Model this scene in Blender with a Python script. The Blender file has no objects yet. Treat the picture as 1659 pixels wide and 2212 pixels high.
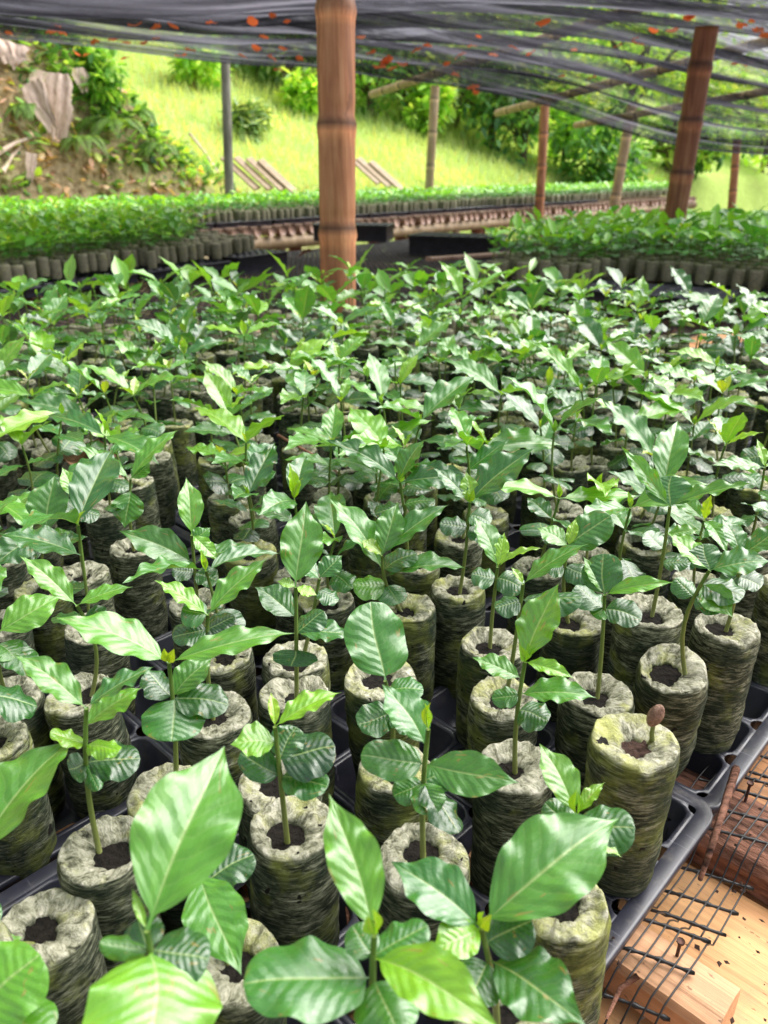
import bpy, math, random
import numpy as np
from mathutils import Matrix, Vector, noise

random.seed(7)
RS = np.random.RandomState(11)
scene = bpy.context.scene
COL = scene.collection

# ------------------------------------------------------------------ layout
CAMZ = 1.25                      # camera height over the ground
PITCH = math.radians(24.0)
FP = 1661.0                      # focal length in units of a 1659 x 2212 picture
TOP, RIM, DECK = CAMZ - .34, CAMZ - .43, CAMZ - .472
EU = Vector((.69, .724, 0)).normalized()      # along the bench edge
EV = Vector((-EU.y, EU.x, 0))                 # across the bench


def ray(px, py):
    a = (px - 829.5) / FP
    b = -(py - 1106) / FP
    return Vector((a, math.cos(PITCH) + b * math.sin(PITCH), -math.sin(PITCH) + b * math.cos(PITCH)))


CAM = Vector((0, 0, CAMZ))


def at(px, py, z):
    r = ray(px, py)
    return CAM + r * ((z - CAMZ) / r.z)


def at_y(px, py, y):
    r = ray(px, py)
    return CAM + r * (y / r.y)


def proj(p):
    q = p - CAM
    d = q.y * math.cos(PITCH) - q.z * math.sin(PITCH)
    u = q.y * math.sin(PITCH) + q.z * math.cos(PITCH)
    return 829.5 + FP * q.x / d, 1106 - FP * u / d, d


def uv(u, v, z=0.0):
    """bench coordinates, origin at the corner of the nearest tray"""
    return Vector((.249, .429, 0)) + EU * u + EV * v + Vector((0, 0, z))


# ------------------------------------------------------------------ helpers
def smooth(a, b, x):
    t_ = max(0, min(1, (x - a) / (b - a)))
    return t_ * t_ * (3 - 2 * t_)


def link(o, parent=None):
    COL.objects.link(o)
    if parent is not None:
        o.parent = parent
    return o


def tag(o, label=None, cat=None, group=None, kind=None):
    if label:
        o['label'] = label
    if cat:
        o['category'] = cat
    if group:
        o['group'] = group
    if kind:
        o['kind'] = kind
    return o


def empty(name, loc, rz=0.0):
    o = bpy.data.objects.new(name, None)
    o.empty_display_size = .05
    o.location = loc
    o.rotation_euler = (0, 0, rz)
    return link(o)


class MB:
    """collects vertices, faces, uvs, colours and material slots of ONE mesh"""

    def __init__(s):
        s.v, s.f, s.uv, s.c, s.m, s.n = [], [], [], [], [], 0

    def add(s, v, f, uvs=None, col=None, mat=0):
        v = np.asarray(v, float).reshape(-1, 3)
        f = np.asarray(f, int).reshape(-1, 4)
        s.v.append(v)
        s.f.append(f + s.n)
        s.uv.append(np.zeros((len(v), 2)) if uvs is None else np.asarray(uvs, float))
        c = np.ones((len(v), 4))
        if col is not None:
            c[:, :3] = col
        s.c.append(c)
        s.m.append(np.full(len(f), mat))
        s.n += len(v)

    def mesh(s, name, mats, smooth=True):
        V, F = np.concatenate(s.v), np.concatenate(s.f)
        U, C, M = np.concatenate(s.uv), np.concatenate(s.c), np.concatenate(s.m)
        # a quad with a repeated last index is a triangle
        tri = F[:, 3] == F[:, 2]
        cnt = np.where(tri, 3, 4)
        start = np.concatenate([[0], np.cumsum(cnt)[:-1]])
        keep = np.ones(F.shape, bool)
        keep[tri, 3] = False
        loops = F[keep]
        me = bpy.data.meshes.new(name)
        me.vertices.add(len(V))
        me.vertices.foreach_set('co', V.ravel().astype(np.float32))
        me.loops.add(len(loops))
        me.loops.foreach_set('vertex_index', loops.astype(np.int32))
        me.polygons.add(len(F))
        me.polygons.foreach_set('loop_start', start.astype(np.int32))
        me.polygons.foreach_set('loop_total', cnt.astype(np.int32))
        me.polygons.foreach_set('material_index', M.astype(np.int32))
        me.polygons.foreach_set('use_smooth', np.full(len(F), smooth))
        ul = me.uv_layers.new(name='UVMap')
        ul.data.foreach_set('uv', U[loops].ravel().astype(np.float32))
        ca = me.color_attributes.new('Col', 'FLOAT_COLOR', 'POINT')
        ca.data.foreach_set('color', C.ravel().astype(np.float32))
        me.update()
        me.validate()
        for m in (mats if isinstance(mats, (list, tuple)) else [mats]):
            me.materials.append(m)
        return me

    def build(s, name, mats, parent=None, smooth=True):
        o = bpy.data.objects.new(name, s.mesh(name, mats, smooth))
        return link(o, parent)


def grid_faces(nu, nv, wrap=False, off=0):
    """faces of a grid of nu rows and nv columns"""
    i, j = np.meshgrid(np.arange(nu - 1), np.arange(nv if wrap else nv - 1), indexing='ij')
    a = i * nv + j
    b = i * nv + (j + 1) % nv
    return np.stack([a, b, b + nv, a + nv], -1).reshape(-1, 4) + off


def tube(pts, rad, sides=8, mb=None, col=None, mat=0, cap=True):
    mb = mb or MB()
    pts = [Vector(p) for p in pts]
    n = len(pts)
    rad = [rad] * n if not hasattr(rad, '__len__') else rad
    V, U = [], []
    ref = Vector((0, 0, 1))
    d0 = (pts[-1] - pts[0]).normalized()
    if abs(d0.z) > .8:
        ref = Vector((1, 0, 0))
    acc = 0
    for i, p in enumerate(pts):
        t = (pts[min(i + 1, n - 1)] - pts[max(i - 1, 0)]).normalized()
        x = t.cross(ref).normalized()
        y = x.cross(t)
        if i:
            acc += (p - pts[i - 1]).length
        for k in range(sides):
            a = 2 * math.pi * k / sides
            V.append(p + x * (rad[i] * math.cos(a)) + y * (rad[i] * math.sin(a)))
            U.append((k / sides, acc))
    F = grid_faces(n, sides, True).tolist()
    if cap:
        for i, base in ((0, 0), (n - 1, (n - 1) * sides)):
            V.append(pts[i])
            U.append((.5, 0))
            c = len(V) - 1
            for k in range(sides):
                a, b = base + k, base + (k + 1) % sides
                F.append([a, c, b, b] if i else [b, c, a, a])
    mb.add(V, F, U, col, mat)
    return mb


def box(mb, cx, cy, cz, sx, sy, sz, M=None, bev=0.0, col=None, mat=0):
    """a box with chamfered long edges; M places it"""
    b = min(bev, sx * .4, sy * .4, sz * .4)
    hx, hy, hz = sx / 2, sy / 2, sz / 2
    if b <= 0:
        prof = [(-hy, -hz), (hy, -hz), (hy, hz), (-hy, hz)]
    else:
        prof = [(-hy + b, -hz), (hy - b, -hz), (hy, -hz + b), (hy, hz - b), (hy - b, hz), (-hy + b, hz), (-hy, hz - b), (-hy, -hz + b)]
    k = len(prof)
    V = [Vector((x, y, z)) + Vector((cx, cy, cz)) for x in (-hx, hx) for y, z in prof]
    F = [[i, (i + 1) % k, k + (i + 1) % k, k + i] for i in range(k)]
    V += [Vector((cx - hx, cy, cz)), Vector((cx + hx, cy, cz))]
    for i in range(k):
        F.append([(i + 1) % k, i, 2 * k, 2 * k])
        F.append([k + i, k + (i + 1) % k, 2 * k + 1, 2 * k + 1])
    if M is not None:
        V = [M @ v for v in V]
    mb.add(V, F, None, col, mat)
    return mb


# ------------------------------------------------------------------ node helper
class NT:
    def __init__(s, name):
        s.m = bpy.data.materials.new(name)
        s.m.use_nodes = True
        s.t = s.m.node_tree
        s.t.nodes.clear()
        s.out = s.n('ShaderNodeOutputMaterial')

    def n(s, typ, ins=None, **kw):
        nd = s.t.nodes.new(typ)
        for k, v in kw.items():
            setattr(nd, k, v)
        for k, v in (ins or {}).items():
            s.set(nd, k, v)
        return nd

    def set(s, nd, k, v):
        sock = nd.inputs[k]
        if hasattr(v, 'is_output'):
            s.t.links.new(v, sock)
        elif isinstance(v, (tuple, list)) and len(v) == 3 and sock.type == 'RGBA':
            sock.default_value = (*v, 1)
        else:
            sock.default_value = v

    def math(s, op, a, b=0.0, c=0.0, clamp=False):
        nd = s.n('ShaderNodeMath', {0: a, 1: b, 2: c}, operation=op)
        nd.use_clamp = clamp
        return nd.outputs[0]

    def mix(s, f, a, b, mode='MIX'):
        nd = s.n('ShaderNodeMix', data_type='RGBA', blend_type=mode)
        s.set(nd, 0, f)
        s.set(nd, 6, a)
        s.set(nd, 7, b)
        return nd.outputs[2]

    def noise(s, vec, scale, detail=4, rough=.55, dist=0.0):
        nd = s.n('ShaderNodeTexNoise', {'Scale': scale, 'Detail': detail, 'Roughness': rough, 'Distortion': dist})
        if vec is not None:
            s.set(nd, 'Vector', vec)
        return nd.outputs['Fac']

    def ramp(s, f, stops):
        nd = s.n('ShaderNodeValToRGB', {0: f})
        e = nd.color_ramp.elements
        while len(e) < len(stops):
            e.new(.5)
        for k, (p, c) in enumerate(stops):
            e[k].position = p
            c = (c, c, c) if not hasattr(c, '__len__') else c
            e[k].color = (*c, 1)
        return nd.outputs[0]

    def mapping(s, vec, scale=(1, 1, 1), rot=(0, 0, 0), loc=None):
        nd = s.n('ShaderNodeMapping', {'Vector': vec, 'Scale': scale, 'Rotation': rot})
        if loc is not None:
            s.set(nd, 'Location', loc)
        return nd.outputs[0]

    def bump(s, h, strength, dist=.002):
        return s.n('ShaderNodeBump', {'Height': h, 'Strength': strength, 'Distance': dist}).outputs[0]

    def coord(s, which='Object'):
        return s.n('ShaderNodeTexCoord').outputs[which]

    def bsdf(s, col, rough, normal=None, spec=.5, **kw):
        nd = s.n('ShaderNodeBsdfPrincipled', {'Base Color': col, 'Roughness': rough, 'Specular IOR Level': spec})
        if normal is not None:
            s.set(nd, 'Normal', normal)
        for k, v in kw.items():
            s.set(nd, k, v)
        return nd.outputs[0]

    def done(s, sh):
        s.t.links.new(sh, s.out.inputs[0])
        return s.m


def leaf_material(name, from_object, rough=.3, spec=1.0, trans=.25, veins=True, thin=False):
    t = NT(name)
    if from_object:
        base = t.n('ShaderNodeObjectInfo').outputs['Color']
        rnd = t.n('ShaderNodeObjectInfo').outputs['Random']
    else:
        base = t.n('ShaderNodeAttribute', attribute_name='Col').outputs['Color']
        rnd = 0.3
    sep = t.n('ShaderNodeSeparateXYZ', {0: t.coord('UV')})
    u, v = sep.outputs[0], sep.outputs[1]
    au = t.math('ABSOLUTE', u)
    normal = None
    col = base
    if veins:
        p = t.math('SUBTRACT', t.math('MULTIPLY', t.math('ADD', v, t.math('MULTIPLY', t.noise(t.coord('UV'), 2.5, 2), .12)), 8.5), t.math('MULTIPLY', t.math('POWER', au, 1.15), 1.9))
        fr = t.math('ABSOLUTE', t.math('SUBTRACT', t.math('FRACT', p), .5))         # 0.5 at the vein, 0 between
        vein = t.math('SMOOTH_MIN', 1.0, t.math('MULTIPLY', t.math('MAXIMUM', t.math('SUBTRACT', fr, .455), 0.0), 22), .1)
        mid = t.math('MULTIPLY', t.math('MAXIMUM', t.math('SUBTRACT', .055, au), 0.0), 22, clamp=True)
        mask = t.math('MAXIMUM', t.math('MULTIPLY', vein, .32), mid)
        nz = t.noise(t.coord('Object'), 9.0, 3)
        nz2 = t.noise(t.n('ShaderNodeVectorMath', {0: t.coord('UV'), 1: t.n('ShaderNodeCombineXYZ', {0: rnd, 1: rnd}).outputs[0]}, operation='ADD').outputs[0], 2.2, 2)
        quilt = t.math('SUBTRACT', 1.0, t.math('MULTIPLY', fr, 2.0))
        col = t.mix(t.math('MULTIPLY', t.math('SUBTRACT', nz2, .35, clamp=True), 1.3, clamp=True), t.mix(1.0, base, (.6, .7, .65), 'MULTIPLY'), t.mix(1.0, base, (1.3, 1.2, .8), 'MULTIPLY'))
        col = t.mix(t.math('MULTIPLY', t.math('SUBTRACT', 1.0, quilt), .17), col, t.mix(1.0, base, (.5, .6, .6), 'MULTIPLY'))
        light = t.mix(.6, base, (.42, .55, .22))
        col = t.mix(mask, col, light)
        h = t.math('ADD', t.math('MULTIPLY', quilt, .7), t.math('MULTIPLY', nz, .25))
        h = t.math('SUBTRACT', h, t.math('MULTIPLY', mid, .4))
        normal = t.bump(h, .17, .0035)
        spot = t.math('GREATER_THAN', t.noise(t.n('ShaderNodeVectorMath', {0: t.coord('UV'), 1: t.n('ShaderNodeCombineXYZ', {0: t.math('MULTIPLY', rnd, 37), 1: rnd}).outputs[0]}, operation='ADD').outputs[0], 3.1, 2), .665)
        col = t.mix(t.math('MULTIPLY', spot, .55), col, (.34, .24, .06))
    back = t.n('ShaderNodeNewGeometry').outputs['Backfacing']
    col2 = t.mix(back, col, t.mix(.35, col, (.25, .4, .14)))
    rg = t.math('ADD', rough, t.math('MULTIPLY', back, .25))
    if veins:
        rg = t.math('ADD', rg, t.math('MULTIPLY', t.math('SUBTRACT', t.noise(t.coord('UV'), 7.0, 4), .5), .5))
    s1 = t.bsdf(col2, rg, normal, spec, **{'Coat Weight': .6 if veins else 0.0, 'Coat Roughness': .3})
    tc = t.mix(1.0, col, (1.7, 1.5, .5), 'MULTIPLY')
    s2 = t.n('ShaderNodeBsdfTranslucent', {'Color': tc}).outputs[0]
    mx = t.n('ShaderNodeMixShader', {0: trans, 1: s1, 2: s2})
    return t.done(mx.outputs[0])


LEAF = leaf_material('coffee leaf', True)
LEAF_MASS = leaf_material('coffee leaf far', False, rough=.34)
WILD = leaf_material('wild leaf', False, rough=.5, spec=.4, trans=.42, veins=False)


def bag_material(name, far=False):
    t = NT(name)
    oi = t.n('ShaderNodeObjectInfo')
    rnd = oi.outputs['Random']
    off = t.n('ShaderNodeCombineXYZ', {0: t.math('MULTIPLY', rnd, 13), 1: t.math('MULTIPLY', rnd, 7.3), 2: t.math('MULTIPLY', rnd, 3.1)}).outputs[0]
    pos = t.n('ShaderNodeVectorMath', {0: t.coord('Object'), 1: off}, operation='ADD').outputs[0]
    geo = t.n('ShaderNodeNewGeometry')
    nz = t.n('ShaderNodeSeparateXYZ', {0: geo.outputs['Normal']}).outputs[2]
    up = t.math('MULTIPLY', t.math('SUBTRACT', nz, .25), 2.2, clamp=True)
    fib = t.noise(t.mapping(pos, (70, 70, 520)), 1.0, 6, .7, 1.2)
    fib2 = t.noise(t.mapping(pos, (75, 75, 190), (.3, .15, 0)), 1.0, 6, .7)
    lum = t.math('ADD', t.math('MULTIPLY', fib, .6), t.math('MULTIPLY', fib2, .4))
    side = t.ramp(lum, [(.4, (.008, .013, .007)), (.485, (.06, .07, .04)), (.56, (.26, .275, .18)), (.65, (.62, .63, .48))])
    rad_ = t.noise(t.n('ShaderNodeVectorMath', {0: t.mapping(t.coord('UV'), (24, 9, 1)), 1: off}, operation='ADD').outputs[0], 1.0, 5, .65, .8)
    topn = t.math('ADD', t.math('MULTIPLY', t.noise(pos, 130, 6, .7), .45), t.math('MULTIPLY', rad_, .55))
    topc = t.ramp(topn, [(.36, (.025, .027, .017)), (.44, (.21, .21, .14)), (.53, (.46, .45, .34)), (.65, (.72, .68, .57))])
    col = t.mix(up, side, topc)
    mossn = t.noise(pos, 34, 5, .65)
    moss = t.math('MULTIPLY', t.math('SUBTRACT', mossn, t.math('SUBTRACT', .515, t.math('MULTIPLY', t.math('SUBTRACT', rnd, .5), .16))), 7, clamp=True)
    mossc = t.mix(up, t.ramp(lum, [(.3, (.07, .09, .015)), (.65, (.42, .47, .1))]), t.ramp(fib2, [(.3, (.3, .33, .07)), (.7, (.66, .66, .25))]))
    col = t.mix(t.math('MULTIPLY', moss, .8), col, mossc)
    # damp dark green ring under the shoulder and shade between bags painted dark at the foot
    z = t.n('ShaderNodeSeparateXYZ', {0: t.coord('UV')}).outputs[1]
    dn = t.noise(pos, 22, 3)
    damp_shade = t.math('MULTIPLY', t.math('SUBTRACT', dn, .5), 7, clamp=True)
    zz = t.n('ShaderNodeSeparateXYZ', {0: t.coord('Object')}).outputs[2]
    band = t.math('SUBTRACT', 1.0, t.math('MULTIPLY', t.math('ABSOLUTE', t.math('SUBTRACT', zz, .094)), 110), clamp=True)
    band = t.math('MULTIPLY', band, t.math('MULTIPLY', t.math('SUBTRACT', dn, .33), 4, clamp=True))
    damp_shade = t.math('MAXIMUM', damp_shade, band)
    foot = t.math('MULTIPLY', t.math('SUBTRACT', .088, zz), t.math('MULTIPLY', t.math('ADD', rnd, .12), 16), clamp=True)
    damp_shade = t.math('MAXIMUM', damp_shade, t.math('MULTIPLY', foot, .9))
    damp_shade = t.math('MULTIPLY', damp_shade, t.math('SUBTRACT', 1.0, up))
    col = t.mix(t.math('MULTIPLY', damp_shade, .25 if far else .7), col, (.012, .03, .017))
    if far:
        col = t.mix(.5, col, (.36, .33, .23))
    hole = t.math('GREATER_THAN', t.noise(pos, 95, 3, .5), .71)
    col = t.mix(hole, col, (.015, .013, .01))
    hgt = t.math('ADD', t.mix(up, lum, t.math('MULTIPLY', topn, 1.6)), t.math('MULTIPLY', t.noise(pos, 90, 4), .6))
    return t.done(t.bsdf(col, .85, t.bump(hgt, .9, .0035), .25))


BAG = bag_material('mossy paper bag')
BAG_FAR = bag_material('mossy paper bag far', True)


def simple(name, c0, c1, scale=60, rough=.9, bump=.6, stretch=(1, 1, 1), spec=.3, coords='Object', dist=.003):
    t = NT(name)
    pos = t.mapping(t.coord(coords), stretch)
    f = t.noise(pos, scale, 6, .65)
    col = t.ramp(f, [(.3, c0), (.7, c1)])
    return t.done(t.bsdf(col, rough, t.bump(f, bump, dist), spec))


SOIL = simple('dark peat', (.002, .0018, .0015), (.022, .016, .012), 260, .95, 1.0)
RED_SOIL = simple('reddish peat', (.012, .007, .005), (.11, .06, .045), 260, .95, 1.0)
def plastic_material():
    t = NT('scuffed black tray plastic')
    pos = t.coord('Object')
    f = t.noise(pos, 25, 5, .65)
    col = t.ramp(f, [(.3, (.016, .017, .026)), (.7, (.042, .044, .064))])
    dust = t.math('MULTIPLY', t.math('SUBTRACT', t.noise(pos, 60, 6, .75), .52), 4, clamp=True)
    nz = t.n('ShaderNodeSeparateXYZ', {0: t.n('ShaderNodeNewGeometry').outputs['Normal']}).outputs[2]
    dust = t.math('MULTIPLY', dust, t.math('MULTIPLY', nz, .4, clamp=True))
    col = t.mix(dust, col, (.2, .17, .13))
    scr = t.math('GREATER_THAN', t.noise(t.mapping(pos, (300, 22, 60), (0, 0, .6)), 1.0, 2, .5), .7)
    col = t.mix(t.math('MULTIPLY', scr, .3), col, (.2, .2, .24))
    return t.done(t.bsdf(col, t.math('ADD', .36, t.math('MULTIPLY', dust, .5)), t.bump(f, .05, .002), .7))


PLASTIC = plastic_material()
MESHP = simple('black mesh plastic', (.006, .006, .007), (.016, .016, .017), 90, .38, .1, spec=.5)
METAL = simple('rusty nail', (.02, .012, .01), (.15, .07, .05), 400, .7, .3)
SEEDM = simple('dry seed husk', (.12, .06, .04), (.4, .25, .18), 240, .7, .8)


def stem_material():
    t = NT('green stem')
    sep = t.n('ShaderNodeSeparateXYZ', {0: t.coord('UV')}).outputs[1]
    col = t.mix(t.math('MULTIPLY', sep, 9.0, clamp=True), (.17, .16, .05), (.1, .24, .03))
    f = t.noise(t.coord('Object'), 300, 3)
    col = t.mix(t.math('MULTIPLY', f, .5), col, (.2, .3, .07))
    return t.done(t.bsdf(col, .45, t.bump(f, .2, .001), .4))


STEM = stem_material()


def bamboo_material(name, c0, c1, c2):
    t = NT(name)
    pos = t.coord('Object')
    f = t.noise(t.mapping(pos, (60, 60, 3)), 1.0, 6, .65, .3)
    g = t.noise(t.mapping(pos, (8, 8, 3)), 1.0, 4, .6)
    col = t.ramp(t.math('ADD', t.math('MULTIPLY', f, .55), t.math('MULTIPLY', g, .45)), [(.34, c0), (.5, c1), (.68, c2)])
    node = t.n('ShaderNodeAttribute', attribute_name='Col').outputs['Color']
    col = t.mix(1.0, col, node, 'MULTIPLY')
    bl = t.math('GREATER_THAN', t.noise(t.mapping(pos, (30, 30, 9)), 1.0, 4, .7), .66)
    col = t.mix(t.math('MULTIPLY', bl, .45), col, (.09, .045, .03))
    return t.done(t.bsdf(col, .5, t.bump(f, .35, .004), .4))


BAMBOO = bamboo_material('weathered red bamboo', (.16, .06, .028), (.4, .165, .08), (.62, .33, .18))
BAMBOO_DARK = bamboo_material('dark red bamboo', (.12, .04, .026), (.3, .11, .065), (.5, .25, .16))
BAMBOO_PALE = bamboo_material('pale dry bamboo', (.25, .17, .09), (.45, .32, .19), (.62, .5, .34))
BAMBOO_PINK = bamboo_material('pinkish split bamboo', (.2, .11, .08), (.4, .25, .19), (.6, .43, .35))
GREYWOOD = bamboo_material('grey weathered pole', (.08, .07, .06), (.24, .22, .19), (.45, .42, .38))


def board_material():
    t = NT('split timber board')
    rnd = t.n('ShaderNodeObjectInfo').outputs['Random']
    off = t.n('ShaderNodeCombineXYZ', {0: t.math('MULTIPLY', rnd, 5), 1: t.math('MULTIPLY', rnd, 11), 2: rnd}).outputs[0]
    pos = t.n('ShaderNodeVectorMath', {0: t.coord('Object'), 1: off}, operation='ADD').outputs[0]
    g = t.noise(t.mapping(pos, (6, 130, 130)), 1.0, 6, .65, .4)
    b = t.noise(t.mapping(pos, (9, 22, 22)), 1.0, 4, .6)
    base = t.n('ShaderNodeObjectInfo').outputs['Color']
    dark = t.mix(1.0, base, (.7, .58, .5), 'MULTIPLY')
    lite = t.mix(1.0, base, (1.25, 1.2, 1.1), 'MULTIPLY')
    col = t.ramp(t.math('ADD', t.math('MULTIPLY', g, .5), t.math('MULTIPLY', b, .5)), [(.36, 0.0), (.62, 1.0)])
    col = t.mix(col, dark, lite)
    fl = t.math('GREATER_THAN', t.noise(t.mapping(pos, (120, 300, 300)), 1.0, 2, .5), .70)
    col = t.mix(t.math('MULTIPLY', fl, .6), col, (.07, .035, .02))
    stain = t.math('MULTIPLY', t.math('SUBTRACT', t.noise(pos, 14, 6, .7), .5), 4.5, clamp=True)
    col = t.mix(t.math('MULTIPLY', stain, .5), col, (.2, .15, .12))
    crack = t.math('GREATER_THAN', t.noise(t.mapping(pos, (4, 120, 120)), 1.0, 3, .5, .3), .7)
    col = t.mix(t.math('MULTIPLY', crack, .55), col, (.06, .025, .02))
    return t.done(t.bsdf(col, .62, t.bump(g, .5, .003), .3))


BOARD = board_material()
BARK = simple('flaking red bark', (.03, .012, .009), (.42, .2, .13), 60, .85, 1.0, (.5, 2.2, 2), dist=.006)
DRY = simple('dry brown leaf', (.16, .07, .04), (.36, .19, .12), 70, .75, .5)
TAN = simple('pale dry leaf', (.5, .36, .28), (.8, .65, .55), 14, .85, .5, (5, 1, 1))


def orange_material():
    t = NT('orange fallen flower')
    f = t.noise(t.coord('Object'), 60, 3)
    col = t.mix(f, (.75, .12, .03), (.95, .4, .2))
    s1 = t.bsdf(col, .6)
    s2 = t.n('ShaderNodeBsdfTranslucent', {'Color': (1.0, .2, .06)}).outputs[0]
    return t.done(t.n('ShaderNodeMixShader', {0: .5, 1: s1, 2: s2}).outputs[0])


ORANGE = orange_material()


def net_material():
    t = NT('black shade net')
    uvn = t.coord('UV')
    sep = t.n('ShaderNodeSeparateXYZ', {0: uvn})
    s, v = sep.outputs[0], sep.outputs[1]
    f = t.noise(t.mapping(uvn, (.9, 8, 1)), 1.0, 5, .6, .5)
    g = t.noise(t.mapping(uvn, (2.2, 36, 1)), 1.0, 3, .6, .3)
    a = t.math('ADD', t.math('MULTIPLY', f, 2.9), t.math('MULTIPLY', g, 1.3))
    a = t.math('SUBTRACT', a, 1.1)
    a = t.math('ADD', a, t.math('MULTIPLY', t.n('ShaderNodeAttribute', attribute_name='Col').outputs['Fac'], 1.0), clamp=True)
    a = t.math('MAXIMUM', t.math('MINIMUM', a, .95), .18)
    speck = t.noise(t.mapping(uvn, (30, 260, 1)), 1.0, 2, .7)
    a = t.math('SUBTRACT', a, t.math('MULTIPLY', t.math('SUBTRACT', speck, .5, clamp=True), 2.2))
    weave = t.n('ShaderNodeTexWave', {'Vector': t.mapping(uvn, (1, 1, 1), (0, 0, .5)), 'Scale': 300, 'Distortion': 2}, wave_type='BANDS').outputs['Fac']
    a = t.math('SUBTRACT', a, t.math('MULTIPLY', weave, .06))
    col = t.ramp(t.noise(t.mapping(uvn, (.8, 14, 1), (0, 0, .03), (3, 1, 0)), 1.0, 4, .55, .4), [(.4, (.015, .015, .018)), (.48, (.07, .068, .085)), (.56, (.2, .195, .24)), (.66, (.5, .49, .58))])
    d = t.n('ShaderNodeBsdfDiffuse', {'Color': col}).outputs[0]
    tl = t.n('ShaderNodeBsdfTranslucent', {'Color': t.mix(1.0, col, (.7, .7, .72), 'MULTIPLY')}).outputs[0]
    m1 = t.n('ShaderNodeMixShader', {0: .45, 1: d, 2: tl}).outputs[0]
    tr = t.n('ShaderNodeBsdfTransparent').outputs[0]
    return t.done(t.n('ShaderNodeMixShader', {0: a, 1: tr, 2: m1}).outputs[0])


NET = net_material()


def ground_material(name, stops, scale, bump=.5):
    t = NT(name)
    pos = t.coord('Object')
    f = t.noise(pos, scale, 8, .7)
    g = t.noise(pos, scale * 7, 4, .6)
    col = t.ramp(t.math('ADD', t.math('MULTIPLY', f, .65), t.math('MULTIPLY', g, .35)), stops)
    return t.done(t.bsdf(col, .95, t.bump(g, bump, .05), .1))


GROUND = ground_material('earth floor', [(.35, (.06, .05, .035)), (.65, (.16, .13, .08))], 3)


def hill_material():
    t = NT('hillside grass and earth')
    pos = t.coord('Object')
    f = t.noise(pos, 1.1, 6, .65)
    g = t.noise(pos, 14, 5, .65)
    g2 = t.noise(pos, 3.2, 5, .7)
    grass = t.ramp(t.math('ADD', t.math('MULTIPLY', g, .5), t.math('MULTIPLY', g2, .5)), [(.3, (.3, .44, .09)), (.7, (.52, .66, .18))])
    dirt = t.ramp(g, [(.3, (.14, .1, .055)), (.5, (.36, .28, .16)), (.7, (.6, .5, .34))])
    k = t.n('ShaderNodeAttribute', attribute_name='Col').outputs['Color']
    kk = t.n('ShaderNodeSeparateColor', {0: k}).outputs[0]
    fac = t.math('ADD', kk, t.math('MULTIPLY', t.math('SUBTRACT', f, .5), .9), clamp=True)
    col = t.mix(fac, grass, dirt)
    return t.done(t.bsdf(col, .95, t.bump(g, .8, .06), .1))


HILL = hill_material()


# ------------------------------------------------------------------ leaves
def leaf_geo(kind, nl, nw, seed):
    """a leaf of length 1 along x, half width 1 in y (scaled later), upper side +z; z in units of the length"""
    r = random.Random(seed)
    v = np.linspace(0, 1, nl)
    u = np.linspace(-1, 1, nw)
    pet = .07
    vv = np.clip((v - pet) / (1 - pet), 0, 1)
    if kind == 'e':
        w = np.sin(np.pi * vv ** .86) ** .86
        w = w * (1 - .68 * np.clip((vv - .7) / .3, 0, 1) ** .9)
    elif kind == 'r':
        w = np.sqrt(np.clip(1 - (2 * vv ** .9 - 1) ** 2, 0, 1)) ** .85
    else:
        w = np.sin(np.pi * vv ** .75) ** 1.1
    w = np.maximum(w, np.where(v <= pet + .02, .035, .006))
    V, U = np.meshgrid(v, u, indexing='ij')
    W = w[:, None]
    VV = vv[:, None]
    fw = {'e': 3.6, 'r': 2.2, 'b': 1.5}[kind]
    wav = {'e': .033, 'r': .05, 'b': .01}[kind] * r.uniform(.6, 1.4)
    p1, p2 = r.uniform(0, 6.3), r.uniform(0, 6.3)
    au = np.abs(U)
    ph = np.where(U > 0, p1, p2)
    edge = np.sin(2 * np.pi * fw * VV + ph) + (.3 * np.sin(2 * np.pi * fw * 1.7 * VV + ph * 2.1))
    env = np.sin(np.pi * np.clip(VV, 0, 1)) ** .6
    Z = wav * au ** 2.2 * edge * env
    p = V * 8.5 - au ** 1.15 * 1.9
    p = p + .35 * np.sin(V * 9 + p1) + .25 * np.sin(V * 5 + p2 + np.where(U > 0, 2, 0))
    Z = Z + .0065 * (.55 + .45 * np.sin(V * 7 + p2)) * np.abs(np.sin(np.pi * (p + .5))) * np.sqrt(np.clip(1 - au, 0, 1)) * env * np.clip(au * 6, 0, 1)
    fold = r.uniform(.05, .16) if kind != 'b' else .3
    Z = Z + fold * au * W * (.7 if kind == 'r' else .55) * (1 - .35 * VV)
    if kind == 'r':
        Z = Z - .16 * au ** 2 * W * r.uniform(.2, 1.2)
    arch = r.uniform(.02, .1) if kind == 'e' else r.uniform(.0, .08)
    Z = Z + arch * 4 * V * (1 - V)
    Y = U * W * (1 + .022 * np.sin(2 * np.pi * fw * VV + ph + 1.2) * au)
    Y = Y + r.uniform(-.12, .12) * np.sin(np.pi * V) + .03 * np.sin(2 * np.pi * V + p1)
    X = V + 0 * U
    P = np.stack([X, Y, Z], -1).reshape(-1, 3)
    UVs = np.stack([U + 0 * V, V + 0 * U], -1).reshape(-1, 2)
    return P, grid_faces(nl, nw), UVs


def leaf_pool(kind, nl, nw, n, seed):
    out = []
    for k in range(n):
        P, F, U = leaf_geo(kind, nl, nw, seed + k)
        mb = MB()
        mb.add(P, F[:, ::-1], U)
        out.append(mb.mesh('leaf_blade', LEAF))
    return out


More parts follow.
